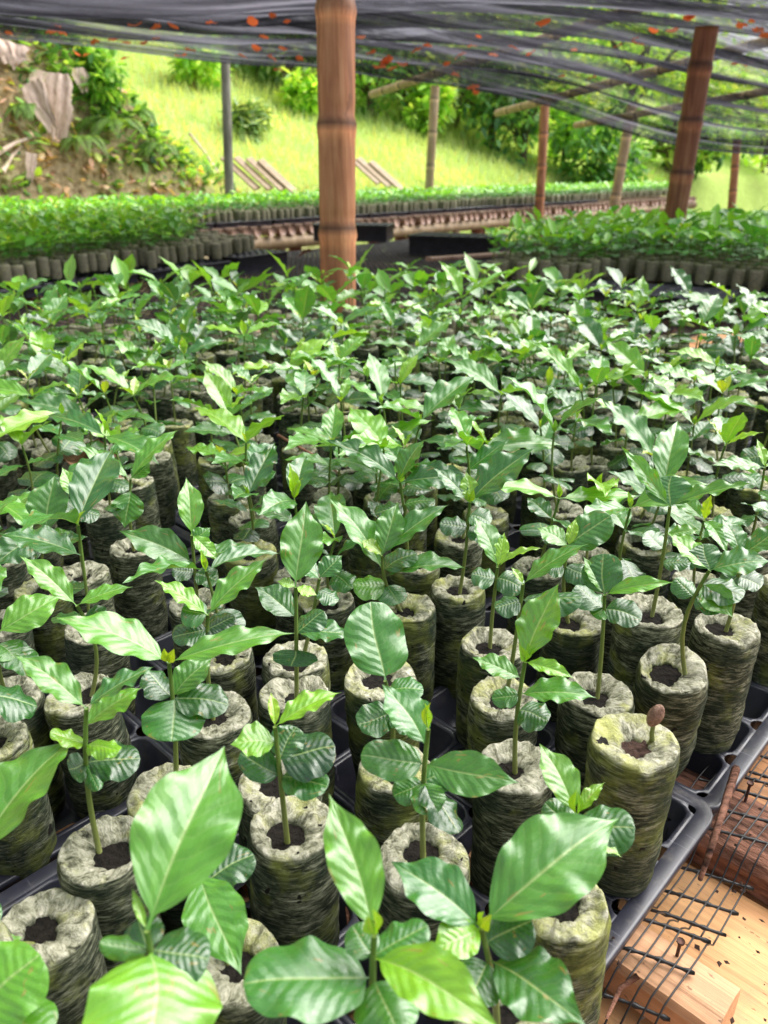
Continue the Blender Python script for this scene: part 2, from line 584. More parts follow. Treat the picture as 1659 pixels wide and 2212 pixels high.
POOL = {'e': leaf_pool('e', 22, 11, 10, 100), 'r': leaf_pool('r', 16, 11, 8, 200), 'b': leaf_pool('b', 9, 5, 4, 300)}
POOLHI = {'e': leaf_pool('e', 52, 23, 8, 400), 'r': leaf_pool('r', 38, 23, 6, 500), 'b': leaf_pool('b', 12, 7, 3, 600)}


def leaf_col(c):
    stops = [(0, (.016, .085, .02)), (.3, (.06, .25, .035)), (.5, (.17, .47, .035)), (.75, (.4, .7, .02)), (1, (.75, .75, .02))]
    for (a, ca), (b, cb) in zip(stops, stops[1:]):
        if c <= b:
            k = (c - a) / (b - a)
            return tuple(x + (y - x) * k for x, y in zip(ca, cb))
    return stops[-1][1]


def leaf_matrix(base, tip, width, roll=0.0, cam=.35):
    ax = tip - base
    L = ax.length
    x = ax / L
    n = Vector((0, 0, 1)) + (CAM - base).normalized() * cam
    n = n - x * n.dot(x)
    if n.length < 1e-3:
        n = Vector((1, 0, 0)) - x * x.x
    n.normalize()
    n = Matrix.Rotation(roll, 3, x) @ n
    y = n.cross(x)
    M = Matrix(((x.x * L, y.x * width / 2, n.x * L, base.x), (x.y * L, y.y * width / 2, n.y * L, base.y), (x.z * L, y.z * width / 2, n.z * L, base.z), (0, 0, 0, 1)))
    return M


def bag_geo(seed, H=.108, R=.0248, seg=56, coarse=False):
    r = random.Random(seed)
    rows = []
    o = Vector((seed * 3.7, seed * 1.3, 0))
    ns = 6 if coarse else 17
    lean = r.uniform(-.003, .003)
    for i in range(ns):
        k = i / (ns - 1)
        z = H * .985 * k
        rr = R * (.86 + .14 * min(1, k * 3.0) ** .6) * (1 + .025 * math.sin(k * 3 + seed))
        rr *= 1 - .035 * max(0, (k - .93) / .07) ** 2 + .02 * math.sin(seed * 2.1 + k * 5)
        row = []
        for j in range(seg):
            a = 2 * math.pi * j / seg
            q = Vector((math.cos(a) * 1.2, math.sin(a) * 1.2, k * 5)) + o
            d = noise.noise(q) * .055 + noise.noise(q * 2.3 + Vector((0, 0, k * 14))) * .04 + noise.noise(Vector((q.x * 2, q.y * 2, k * 30 + seed))) * .015
            row.append((math.cos(a) * rr * (1 + d) + lean * k, math.sin(a) * rr * (1 + d), z))
        rows.append(row)
    hr = R * r.uniform(.3, .42)
    hx, hy = r.uniform(-.003, .003), r.uniform(-.003, .003)
    tops = [(.985, .0008), (.93, .0022), (.8, .0026), (.62, .0018), (.45, .001), (.28, .0), (.12, -.001), (0, -.003), (-.06, -.010)]
    if coarse:
        tops = [(.9, .0025), (.4, .001), (0, -.005)]
    last = rows[-1]
    for q, dz in tops:
        row = []
        for j in range(seg):
            a = 2 * math.pi * j / seg
            nz = noise.noise(Vector((math.cos(a) * 2.2 + seed, math.sin(a) * 2.2, q * 2.5)))
            n2 = noise.noise(Vector((math.cos(a) * 5 + seed, math.sin(a) * 5, q * 4 + 7)))
            n3 = noise.noise(Vector((math.cos(a) * 11 + seed, math.sin(a) * 11, q * 5 + 3)))
            h = hr * (1 + .3 * noise.noise(Vector((math.cos(a) * 1.6, math.sin(a) * 1.6, seed * 1.7))) + .16 * n2)
            ex, ey = math.cos(a) * h + hx, math.sin(a) * h + hy
            x = ex + (last[j][0] - ex) * q
            y = ey + (last[j][1] - ey) * q
            row.append((x, y, H * .985 + dz + (nz * .0032 + n2 * .0022 + n3 * .0012) * (1 if q < .95 else .3)))
        rows.append(row)
    n = len(rows)
    V = [p for row in rows for p in row]
    U = [(j / seg, i / n) for i in range(n) for j in range(seg)]
    return V, grid_faces(n, seg, True), U, (hx, hy, hr)


BAGS, SOILS, HOLES = [], [], []
for k in range(9):
    V, F, U, hole = bag_geo(k + 1)
    mb = MB()
    mb.add(V, F, U)
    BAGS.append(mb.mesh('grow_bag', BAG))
    mb = MB()
    rows = []
    for q in (0, .35, .7, 1.0, 1.35):
        for j in range(18):
            a = 2 * math.pi * j / 18
            rows.append((hole[0] + math.cos(a) * hole[2] * q, hole[1] + math.sin(a) * hole[2] * q, .108 - .005 + .0016 * noise.noise(Vector((math.cos(a) * q * 3 + k, math.sin(a) * q * 3, 1)))))
    mb.add(rows, grid_faces(5, 18, True))
    SOILS.append(mb.mesh('soil', SOIL))
    HOLES.append(hole)

SEEDLINGS = []          # (empty, distance)
BAG_SPOTS = []          # ground plan of every bag placed so far


def spawn_bag(root, scale=1.0, tilt=None, rz=None, k=None):
    k = random.randrange(len(BAGS)) if k is None else k
    b = bpy.data.objects.new('grow_bag', BAGS[k])
    link(b, root)
    b.rotation_euler = ((tilt[0] if tilt else random.gauss(0, .025)), (tilt[1] if tilt else random.gauss(0, .025)), random.uniform(0, 6.28) if rz is None else rz)
    b.scale = (scale, scale, 1)
    s = bpy.data.objects.new('soil', SOILS[k])
    link(s, b)
    return b, k


def add_leaf(root, loc, M, kind, c, hi):
    pool = (POOLHI if hi else POOL)[kind]
    o = bpy.data.objects.new('bud' if kind == 'b' else 'leaf', random.choice(pool))
    link(o, root)
    o.matrix_basis = Matrix.Translation(-loc) @ M
    col = leaf_col(max(0, min(1, c + random.gauss(0, .05))))
    h = random.uniform(.88, 1.14)
    o.color = (col[0] * h, col[1] * h, col[2] * h * random.uniform(.9, 1.3), 1)
    return o


def stem_curve(a, b, n=7, wob=.004):
    ox, oy = random.gauss(0, wob), random.gauss(0, wob)
    return [a.lerp(b, i / (n - 1)) + Vector((ox, oy, 0)) * math.sin(math.pi * i / (n - 1)) for i in range(n)]


def add_stem(root, loc, pts, r0=.0017, r1=.0012):
    n = len(pts)
    mb = tube([p - loc for p in pts], [r0 + (r1 - r0) * i / (n - 1) for i in range(n)], 8)
    return mb.build('stem', STEM, root)


def seedling(label, group, bag, crown, leaves, h=.34, bud=None, tilt=None, scale=1.0, hi=True, stemless=False):
    """a seedling whose bag top, stem top and leaf tips were read off the photograph"""
    top = at(bag[0], bag[1], CAMZ - h)
    loc = Vector((top.x, top.y, CAMZ - h - .108))
    if tilt:
        loc.x -= .108 * math.sin(tilt[1])
        loc.y += .108 * math.sin(tilt[0])
    BAG_SPOTS.append((loc.x, loc.y))
    root = empty('coffee_seedling', loc)
    tag(root, label, 'seedling', group)
    spawn_bag(root, scale, tilt)
    SEEDLINGS.append((root, loc.length))
    if crown is None:
        return root
    r = ray(*crown)
    t = (r.x * top.x + r.y * top.y) / (r.x ** 2 + r.y ** 2)
    cr = CAM + r * t
    foot = Vector((top.x, top.y, top.z - .009)).lerp(Vector((cr.x, cr.y, top.z - .009)), .15)
    pts = stem_curve(foot, cr, 9, .0025)
    add_stem(root, loc, pts)
    pp = [proj(p) for p in pts]
    for lf in leaves:
        bx, by, tx, ty, w, c = lf[:6]
        kind = lf[6] if len(lf) > 6 else 'e'
        k = min(range(len(pts)), key=lambda i: (pp[i][0] - bx) ** 2 + (pp[i][1] - by) ** 2)
        base = pts[k]
        rr = ray(tx, ty).normalized()
        tip = CAM + rr * (base - CAM).dot(rr)
        L = (tip - base).length
        dy = (by - ty) / max(1, math.hypot(bx - tx, by - ty))
        d = lf[7] if len(lf) > 7 else (.28 * dy if dy > 0 else .45 * dy)
        tip = tip + rr * (d * L)
        wm = w * pp[k][2] / FP * 1.12
        roll = lf[8] if len(lf) > 8 else random.gauss(0, .15)
        add_leaf(root, loc, leaf_matrix(base, tip, wm, roll), kind, c, hi)
    if bud is not None:
        for s in (-1, 1):
            up = Vector((random.gauss(0, .15) + s * .15, random.gauss(0, .15), 1)).normalized()
            add_leaf(root, loc, leaf_matrix(cr, cr + up * random.uniform(.010, .016), .0055, s), 'b', bud * .85, hi)
    return root


# the nearest seedlings, front to back ------------------------------------------------
G = 'coffee seedlings in bags on the near bench'
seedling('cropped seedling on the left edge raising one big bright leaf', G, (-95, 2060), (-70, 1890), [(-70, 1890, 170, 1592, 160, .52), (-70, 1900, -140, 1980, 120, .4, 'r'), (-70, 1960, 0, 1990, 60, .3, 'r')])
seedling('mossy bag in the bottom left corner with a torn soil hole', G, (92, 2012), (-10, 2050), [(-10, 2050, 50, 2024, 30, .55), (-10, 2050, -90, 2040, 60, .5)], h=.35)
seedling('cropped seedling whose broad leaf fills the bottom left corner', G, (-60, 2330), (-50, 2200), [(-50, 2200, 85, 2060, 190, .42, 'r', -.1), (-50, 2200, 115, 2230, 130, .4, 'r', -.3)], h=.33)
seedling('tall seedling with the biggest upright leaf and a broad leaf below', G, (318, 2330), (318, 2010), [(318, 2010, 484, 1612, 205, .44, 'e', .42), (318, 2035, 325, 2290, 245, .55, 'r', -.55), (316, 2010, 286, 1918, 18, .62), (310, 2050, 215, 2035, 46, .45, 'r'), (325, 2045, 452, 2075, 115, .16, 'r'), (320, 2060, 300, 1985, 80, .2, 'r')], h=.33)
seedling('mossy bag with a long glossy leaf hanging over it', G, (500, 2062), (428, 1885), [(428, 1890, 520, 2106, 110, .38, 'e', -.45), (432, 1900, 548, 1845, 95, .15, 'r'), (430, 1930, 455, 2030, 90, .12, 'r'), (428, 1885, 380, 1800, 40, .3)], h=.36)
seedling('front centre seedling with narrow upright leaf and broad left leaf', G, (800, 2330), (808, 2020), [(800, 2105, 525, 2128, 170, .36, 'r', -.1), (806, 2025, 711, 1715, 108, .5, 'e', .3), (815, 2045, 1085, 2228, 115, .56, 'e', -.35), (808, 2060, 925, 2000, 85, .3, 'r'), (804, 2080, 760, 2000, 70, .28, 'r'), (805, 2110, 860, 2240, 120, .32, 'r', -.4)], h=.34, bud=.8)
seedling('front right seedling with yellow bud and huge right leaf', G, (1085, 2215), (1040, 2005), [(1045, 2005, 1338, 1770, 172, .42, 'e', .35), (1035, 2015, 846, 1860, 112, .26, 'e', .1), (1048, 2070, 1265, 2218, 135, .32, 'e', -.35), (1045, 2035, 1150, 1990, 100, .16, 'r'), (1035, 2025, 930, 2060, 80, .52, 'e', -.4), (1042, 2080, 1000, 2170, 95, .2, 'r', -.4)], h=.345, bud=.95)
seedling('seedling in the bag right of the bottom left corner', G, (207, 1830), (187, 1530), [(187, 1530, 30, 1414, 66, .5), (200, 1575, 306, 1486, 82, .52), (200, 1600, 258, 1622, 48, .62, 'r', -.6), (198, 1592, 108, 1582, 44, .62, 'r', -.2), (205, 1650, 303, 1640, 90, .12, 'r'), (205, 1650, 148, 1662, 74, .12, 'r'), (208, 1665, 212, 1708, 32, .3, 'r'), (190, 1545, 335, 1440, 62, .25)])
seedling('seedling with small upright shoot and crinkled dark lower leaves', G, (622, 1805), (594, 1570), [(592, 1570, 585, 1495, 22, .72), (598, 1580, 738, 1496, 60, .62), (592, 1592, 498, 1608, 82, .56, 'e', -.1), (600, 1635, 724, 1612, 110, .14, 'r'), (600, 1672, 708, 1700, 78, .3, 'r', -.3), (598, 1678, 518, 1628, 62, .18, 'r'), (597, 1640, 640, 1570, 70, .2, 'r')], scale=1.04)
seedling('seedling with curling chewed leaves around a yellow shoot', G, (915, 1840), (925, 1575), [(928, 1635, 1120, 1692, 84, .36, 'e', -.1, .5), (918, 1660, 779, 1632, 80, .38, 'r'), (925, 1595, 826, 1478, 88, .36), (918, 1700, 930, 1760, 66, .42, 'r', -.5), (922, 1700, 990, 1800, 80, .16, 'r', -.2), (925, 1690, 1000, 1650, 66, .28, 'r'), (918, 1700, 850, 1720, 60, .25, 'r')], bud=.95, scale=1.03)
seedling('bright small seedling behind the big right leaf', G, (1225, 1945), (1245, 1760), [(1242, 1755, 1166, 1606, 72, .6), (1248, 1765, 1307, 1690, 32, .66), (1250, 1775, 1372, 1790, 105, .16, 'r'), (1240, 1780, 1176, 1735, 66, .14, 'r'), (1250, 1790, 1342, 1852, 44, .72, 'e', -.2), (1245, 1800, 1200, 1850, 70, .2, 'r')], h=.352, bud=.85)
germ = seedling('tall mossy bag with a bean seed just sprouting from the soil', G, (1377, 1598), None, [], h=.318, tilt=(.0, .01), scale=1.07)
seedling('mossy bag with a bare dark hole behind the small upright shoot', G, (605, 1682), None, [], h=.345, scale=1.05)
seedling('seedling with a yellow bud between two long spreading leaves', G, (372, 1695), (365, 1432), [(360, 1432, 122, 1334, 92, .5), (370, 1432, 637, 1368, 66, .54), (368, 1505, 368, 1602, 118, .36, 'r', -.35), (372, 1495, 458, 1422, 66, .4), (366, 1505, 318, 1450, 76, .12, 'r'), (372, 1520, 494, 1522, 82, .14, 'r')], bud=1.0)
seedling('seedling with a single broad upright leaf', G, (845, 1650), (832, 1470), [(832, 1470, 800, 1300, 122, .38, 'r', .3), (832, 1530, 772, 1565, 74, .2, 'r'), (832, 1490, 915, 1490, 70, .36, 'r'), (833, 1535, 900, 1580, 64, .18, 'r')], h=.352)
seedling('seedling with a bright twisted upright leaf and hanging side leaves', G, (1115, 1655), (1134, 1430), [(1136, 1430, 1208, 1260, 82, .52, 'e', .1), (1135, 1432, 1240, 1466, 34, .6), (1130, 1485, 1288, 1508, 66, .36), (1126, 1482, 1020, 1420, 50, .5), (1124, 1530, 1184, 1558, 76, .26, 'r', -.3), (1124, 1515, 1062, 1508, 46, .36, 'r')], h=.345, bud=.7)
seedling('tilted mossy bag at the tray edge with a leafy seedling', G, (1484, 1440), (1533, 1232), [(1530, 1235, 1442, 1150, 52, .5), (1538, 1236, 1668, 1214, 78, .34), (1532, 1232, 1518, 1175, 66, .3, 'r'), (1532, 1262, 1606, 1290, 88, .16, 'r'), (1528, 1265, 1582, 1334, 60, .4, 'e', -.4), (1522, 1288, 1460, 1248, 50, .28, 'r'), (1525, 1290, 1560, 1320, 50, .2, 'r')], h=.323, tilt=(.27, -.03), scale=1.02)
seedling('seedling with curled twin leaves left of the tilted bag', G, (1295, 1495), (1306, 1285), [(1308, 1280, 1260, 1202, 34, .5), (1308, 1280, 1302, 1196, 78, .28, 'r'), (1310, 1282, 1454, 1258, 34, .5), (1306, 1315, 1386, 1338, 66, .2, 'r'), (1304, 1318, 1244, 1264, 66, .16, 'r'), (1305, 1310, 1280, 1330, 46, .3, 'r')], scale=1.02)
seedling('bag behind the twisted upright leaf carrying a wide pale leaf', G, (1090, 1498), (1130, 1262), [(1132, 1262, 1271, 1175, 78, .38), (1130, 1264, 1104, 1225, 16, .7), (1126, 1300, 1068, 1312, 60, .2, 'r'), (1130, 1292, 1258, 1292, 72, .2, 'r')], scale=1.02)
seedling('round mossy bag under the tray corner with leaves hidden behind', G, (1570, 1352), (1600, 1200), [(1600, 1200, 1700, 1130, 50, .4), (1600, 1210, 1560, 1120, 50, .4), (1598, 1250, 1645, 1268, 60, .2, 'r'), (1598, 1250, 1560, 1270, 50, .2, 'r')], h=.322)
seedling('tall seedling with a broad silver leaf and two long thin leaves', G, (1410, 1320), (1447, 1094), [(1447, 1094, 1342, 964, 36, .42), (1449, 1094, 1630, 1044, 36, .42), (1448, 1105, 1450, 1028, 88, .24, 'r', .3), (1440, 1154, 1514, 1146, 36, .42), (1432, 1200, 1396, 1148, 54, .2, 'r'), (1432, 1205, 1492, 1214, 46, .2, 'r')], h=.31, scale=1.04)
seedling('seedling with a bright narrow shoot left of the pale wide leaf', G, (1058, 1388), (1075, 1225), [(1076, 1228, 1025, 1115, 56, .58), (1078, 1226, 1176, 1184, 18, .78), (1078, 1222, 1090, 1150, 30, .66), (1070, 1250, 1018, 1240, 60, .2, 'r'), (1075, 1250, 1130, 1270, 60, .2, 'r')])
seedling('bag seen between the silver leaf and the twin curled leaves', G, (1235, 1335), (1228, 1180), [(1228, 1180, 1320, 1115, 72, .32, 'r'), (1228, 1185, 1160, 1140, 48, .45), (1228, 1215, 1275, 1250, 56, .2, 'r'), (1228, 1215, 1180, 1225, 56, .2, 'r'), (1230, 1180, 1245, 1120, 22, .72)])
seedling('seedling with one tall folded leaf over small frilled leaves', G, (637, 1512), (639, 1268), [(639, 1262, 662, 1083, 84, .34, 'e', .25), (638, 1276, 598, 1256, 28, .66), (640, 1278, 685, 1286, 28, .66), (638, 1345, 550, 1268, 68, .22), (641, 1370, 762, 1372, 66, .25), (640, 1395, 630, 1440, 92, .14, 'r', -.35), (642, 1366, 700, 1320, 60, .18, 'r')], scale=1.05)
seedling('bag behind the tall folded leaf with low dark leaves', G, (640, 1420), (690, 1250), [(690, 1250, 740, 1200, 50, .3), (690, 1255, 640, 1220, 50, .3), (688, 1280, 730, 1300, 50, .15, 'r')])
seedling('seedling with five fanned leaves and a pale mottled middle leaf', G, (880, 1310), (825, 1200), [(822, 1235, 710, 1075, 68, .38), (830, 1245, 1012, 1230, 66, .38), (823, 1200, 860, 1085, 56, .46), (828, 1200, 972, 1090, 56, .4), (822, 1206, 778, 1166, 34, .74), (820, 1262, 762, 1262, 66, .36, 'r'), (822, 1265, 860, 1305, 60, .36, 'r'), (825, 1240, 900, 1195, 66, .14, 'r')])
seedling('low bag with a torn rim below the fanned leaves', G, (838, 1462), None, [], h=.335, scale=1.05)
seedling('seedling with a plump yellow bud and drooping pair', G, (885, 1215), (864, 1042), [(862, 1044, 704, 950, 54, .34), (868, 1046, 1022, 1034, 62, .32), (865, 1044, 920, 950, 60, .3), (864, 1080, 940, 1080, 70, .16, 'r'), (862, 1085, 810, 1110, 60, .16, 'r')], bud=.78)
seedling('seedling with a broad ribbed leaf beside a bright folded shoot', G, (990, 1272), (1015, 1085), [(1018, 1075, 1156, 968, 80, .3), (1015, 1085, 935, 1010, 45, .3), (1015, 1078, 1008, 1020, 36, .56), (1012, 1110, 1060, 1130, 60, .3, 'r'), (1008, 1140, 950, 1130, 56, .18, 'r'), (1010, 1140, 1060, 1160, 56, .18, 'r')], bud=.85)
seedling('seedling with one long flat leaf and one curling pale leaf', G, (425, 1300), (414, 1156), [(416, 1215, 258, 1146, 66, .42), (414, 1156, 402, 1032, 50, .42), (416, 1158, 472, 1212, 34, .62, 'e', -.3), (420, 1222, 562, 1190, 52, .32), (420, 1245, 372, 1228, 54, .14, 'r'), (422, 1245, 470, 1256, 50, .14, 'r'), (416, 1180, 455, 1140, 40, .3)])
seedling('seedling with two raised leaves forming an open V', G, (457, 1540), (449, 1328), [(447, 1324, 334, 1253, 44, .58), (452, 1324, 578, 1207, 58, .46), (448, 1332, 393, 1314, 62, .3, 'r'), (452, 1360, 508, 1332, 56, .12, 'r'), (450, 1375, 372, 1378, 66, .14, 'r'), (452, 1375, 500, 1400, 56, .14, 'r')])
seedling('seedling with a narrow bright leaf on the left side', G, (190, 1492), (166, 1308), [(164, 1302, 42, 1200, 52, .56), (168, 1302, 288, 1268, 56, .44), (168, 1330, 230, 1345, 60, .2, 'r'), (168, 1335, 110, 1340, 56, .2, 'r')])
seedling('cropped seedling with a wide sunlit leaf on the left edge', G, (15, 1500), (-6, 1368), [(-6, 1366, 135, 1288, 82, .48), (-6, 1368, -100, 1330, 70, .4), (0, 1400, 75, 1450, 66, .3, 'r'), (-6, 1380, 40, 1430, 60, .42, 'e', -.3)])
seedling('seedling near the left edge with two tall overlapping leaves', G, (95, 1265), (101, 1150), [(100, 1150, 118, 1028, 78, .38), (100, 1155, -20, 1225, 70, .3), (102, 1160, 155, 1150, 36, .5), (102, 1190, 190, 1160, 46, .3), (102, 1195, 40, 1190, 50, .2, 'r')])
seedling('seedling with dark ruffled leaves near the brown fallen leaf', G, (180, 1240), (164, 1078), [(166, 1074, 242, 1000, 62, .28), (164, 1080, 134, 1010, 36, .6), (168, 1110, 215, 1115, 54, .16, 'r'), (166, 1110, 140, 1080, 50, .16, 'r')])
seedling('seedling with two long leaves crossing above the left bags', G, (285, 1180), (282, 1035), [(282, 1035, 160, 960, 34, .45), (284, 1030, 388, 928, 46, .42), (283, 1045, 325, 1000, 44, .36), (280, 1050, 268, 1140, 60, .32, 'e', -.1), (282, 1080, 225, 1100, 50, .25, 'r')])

# the sprouting bean
gl = germ.location
f0 = at(1404, 1608, CAMZ - .326)
f1 = at(1408, 1585, CAMZ - .31)
tip = at(1412, 1560, CAMZ - .298)
add_stem(germ, gl, [f0, f0.lerp(f1, .5) + Vector((.0008, 0, 0)), f1, f1.lerp(tip, .6), tip], .0017, .0013)
mb = MB()
V = []
for i in range(11):
    a = math.pi * i / 10
    for j in range(14):
        b = 2 * math.pi * j / 14
        groove = 1 - .25 * max(0, math.cos(b - 4.4)) ** 6
        V.append((math.sin(a) * math.cos(b) * .0048 * groove, math.sin(a) * math.sin(b) * .0042 * groove, -math.cos(a) * .0078))
mb.add(V, grid_faces(11, 14, True))
sd = mb.build('seed_husk', SEEDM, germ)
sd.location = at(1416, 1546, CAMZ - .292) - gl
sd.rotation_euler = (.1, .3, .4)
for ch in germ.children_recursive:
    if ch.name.startswith('soil'):
        ch.data = ch.data.copy()
        ch.data.materials.clear()
        ch.data.materials.append(RED_SOIL)

# all the other seedlings on the near bench ---------------------------------------------
def in_poly(x, y, poly):
    c = False
    for (x1, y1), (x2, y2) in zip(poly, poly[1:] + poly[:1]):
        if (y1 > y) != (y2 > y) and x < (x2 - x1) * (y - y1) / (y2 - y1) + x1:
            c = not c
    return c


NEAR = [(-.30, .18), (-.62, .7), (-1.3, 1.6), (-.82, 1.86), (-.36, 2.1), (-.02, 2.18), (.3, 2.14), (.52, 1.92), (.8, 1.74), (1.25, 1.72), (1.35, 1.6), (.20, .36), (.02, .2)]


def seedling_plan(rg):
    """leaf list of a seedling in its own frame: (base, tip, width, colour, kind)"""
    Hs = rg.uniform(.06, .105)
    out = []
    lean = Vector((rg.gauss(0, .008), rg.gauss(0, .008), 0))
    top = Vector((0, 0, Hs)) + lean
    az = rg.uniform(0, 6.28)
    young = rg.random()

    def pair(base, az, L, W, el, c, kind, odd=.0):
        for s in (0, math.pi):
            if rg.random() < odd:
                continue
            a = az + s + rg.gauss(0, .25)
            e = el + rg.gauss(0, .22)
            l = L * rg.uniform(.78, 1.15)
            tip = base + Vector((math.cos(a) * math.cos(e), math.sin(a) * math.cos(e), math.sin(e))) * l
            out.append((base, tip, W * rg.uniform(.85, 1.15) * l / L, c + rg.gauss(0, .05), kind))
    big = rg.uniform(.058, .09)
    pair(top, az, big, big * rg.uniform(.33, .43), rg.uniform(.05, .6), rg.choice([.22, .34, .42, .5, .58]), 'e', .06)
    if rg.random() < .85:
        pair(top.lerp(Vector((0, 0, 0)), .26), az + 1.57, big * .74, big * .36, rg.uniform(-.05, .45), .3, 'e', .12)
    cot = rg.uniform(.026, .036)
    pair(top.lerp(Vector((0, 0, 0)), rg.uniform(.42, .58)), az + rg.choice([0, 1.57]), cot, cot * 1.1, rg.uniform(-.35, .15), .14, 'r', .08)
    if young < .55:
        pair(top, az + 1.57, rg.uniform(.016, .036), .010, rg.uniform(.6, 1.2), rg.uniform(.6, .9), 'e', .15)
    else:
        pair(top, az + 1.57, .014, .005, 1.25, .72, 'b')
    return top, out


def zone_label(px, py):
    side = 'left' if px < 553 else ('middle' if px < 1106 else 'right')
    dep = 'front rows' if py > 1250 else ('second rows' if py > 950 else ('crowded middle rows' if py > 760 else 'far rows'))
    return 'young coffee seedling among the %s on the %s of the near bench' % (dep, side)


spots = []
rg = random.Random(5)
P = .0575
for i in range(-12, 60):
    for j in range(0, 46):
        if (i + j) % 2 and rg.random() < .33:
            continue
        if not (i + j) % 2 and rg.random() < .13:
            continue
        q = uv(-(.5 - i) * P + rg.gauss(0, .006), (j + .5) * P + .012 + rg.gauss(0, .006))
        if not in_poly(q.x, q.y, NEAR):
            continue
        px, py, d = proj(Vector((q.x, q.y, TOP)))
        if px < -90 or px > 1760 or d < .3:
            continue
        if py > 1290 and px > 30 and not (1180 < px < 1230 and False):
            # the front rows were read off the photograph
            if py > 1560 or px > 930 or rg.random() < .35:
                continue
        if any((q.x - a) ** 2 + (q.y - b) ** 2 < .0525 ** 2 for a, b in BAG_SPOTS):
            continue
        BAG_SPOTS.append((q.x, q.y))
        spots.append((d, q.x, q.y, px, py))
spots.sort()
rest = spots[300 - len(SEEDLINGS):]
spots = spots[:300 - len(SEEDLINGS)]
for d, x, y, px, py in spots:
    loc = Vector((x, y, TOP - .108 + rg.gauss(0, .006)))
    root = empty('coffee_seedling', loc)
    tag(root, zone_label(px, py), 'seedling', G)
    random.seed(int(x * 9000) + int(y * 7000) * 31)
    spawn_bag(root, rg.uniform(.94, 1.06))
    if rg.random() < .04 and py > 900:
        continue
    top, plan = seedling_plan(rg)
    foot = loc + Vector((0, 0, .099))
    add_stem(root, loc, stem_curve(foot, foot + top, 6), .0015, .0011)
    hi = d < .8
    for base, tp, w, c, kind in plan:
        add_leaf(root, loc, leaf_matrix(foot + base, foot + tp, w, rg.gauss(0, .2), .1), kind, c, hi)
print('near seedlings', len(SEEDLINGS) + len(spots), 'rest', len(rest))

# ------------------------------------------------------------------ the crowd on the benches beyond: one object
def plant_template(seed, lod):
    """low detail seedling in its bag: list of (verts, faces, uv, col, mat) with the bag foot at z = 0"""
    rg = random.Random(seed)
    top, plan = seedling_plan(rg)
    H = .108
    parts = []
    seg = (14, 10, 7)[lod]
    V, F, U, _ = bag_geo(seed % 9 + 1, seg=seg, coarse=True)
    parts.append((np.array(V), F, np.array(U), None, 1))
    nl, nw = ((9, 5), (6, 5), (5, 3))[lod]
    foot = Vector((0, 0, H - .009))
    mb = tube([foot, foot + top], .0015, 4, cap=False)
    parts.append((mb.v[0], mb.f[0], mb.uv[0], None, 2))
    a = np.arange(seg) * 2 * math.pi / seg
    V = np.concatenate([np.stack([np.cos(a) * .013, np.sin(a) * .013, np.full(seg, H - .006)], -1), [[0, 0, H - .006]]])
    parts.append((V, np.array([[k, (k + 1) % seg, seg, seg] for k in range(seg)]), None, None, 3))
    for base, tp, w, c, kind in plan:
        if kind == 'b' and lod:
            continue
        P_, F_, U_ = leaf_geo(kind, nl, nw, rg.randrange(1000))
        M = np.array(leaf_matrix(foot + base, foot + tp, w, rg.gauss(0, .2), 0))
        V = P_ @ M[:3, :3].T + M[:3, 3]
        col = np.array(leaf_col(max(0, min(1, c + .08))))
        parts.append((V, F_[:, ::-1], U_, np.tile(col, (len(V), 1)), 0))
    return parts


TEMPL = {(k, l): plant_template(900 + k * 7 + l, l) for k in range(14) for l in range(3)}
mass = MB()


def mass_add(x, y, zfoot, lod, rg, bare=False, bright=1.0, grow=1.0):
    parts = TEMPL[(rg.randrange(14), lod)]
    a = rg.uniform(0, 6.28)
    sc = rg.uniform(.85, 1.12)
    R = np.array([[math.cos(a) * sc, -math.sin(a) * sc, 0], [math.sin(a) * sc, math.cos(a) * sc, 0], [0, 0, 1]])
    for V, F, U, c, m in parts:
        if bare and m in (0, 2):
            continue
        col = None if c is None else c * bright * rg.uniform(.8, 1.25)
        W = V @ R.T
        if m == 1:
            W = W * [1, 1, .68] + [0, 0, .108 * .32]
        if m in (0, 2):
            W = (W - [0, 0, .099]) * [grow, grow, 1 + (grow - 1) * .4] + [0, 0, .099]
        mass.add(W + np.array([x, y, zfoot]), F, U, col, m)


rg = random.Random(77)
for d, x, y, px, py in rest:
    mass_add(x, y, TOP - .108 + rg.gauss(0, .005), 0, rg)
# right hand block on the middle bench
FOOT = TOP - .108
RIGHT = [(.4, 3.2), (.62, 3.16), (.98, 3.3), (1.72, 2.74), (2.9, 3.6), (3.0, 5.0), (1.35, 4.75), (.75, 4.05)]
LEFT = [(-2.45, 2.45), (-1.68, 2.75), (-.78, 4.25), (-.72, 4.6), (-1.5, 5.3), (-2.9, 4.9), (-3.6, 3.5)]


def fill(poly, lod, pitch, ang, keep=.85, bright=1.0, zf=FOOT, bare=None):
    xs, ys = [p[0] for p in poly], [p[1] for p in poly]
    cx, cy = sum(xs) / len(xs), sum(ys) / len(ys)
    n = 0
    for i in range(-70, 71):
        for j in range(-70, 71):
            x0, y0 = i * pitch, j * pitch
            x = cx + x0 * math.cos(ang) - y0 * math.sin(ang) + rg.gauss(0, .007)
            y = cy + x0 * math.sin(ang) + y0 * math.cos(ang) + rg.gauss(0, .007)
            if not in_poly(x, y, poly) or rg.random() > keep:
                continue
            px, py, d = proj(Vector((x, y, TOP)))
            if px < -120 or px > 1780:
                continue
            mass_add(x, y, zf + rg.gauss(0, .006), lod, rg, bare=bool(bare and bare(x, y)), bright=bright, grow=1.18)
            n += 1
    return n


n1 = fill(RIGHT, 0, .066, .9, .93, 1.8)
n2 = fill(LEFT, 1, .062, 1.05, .93, 1.5, bare=lambda x, y: x > -1.05 and y > 4.05 or rg.random() < .06)
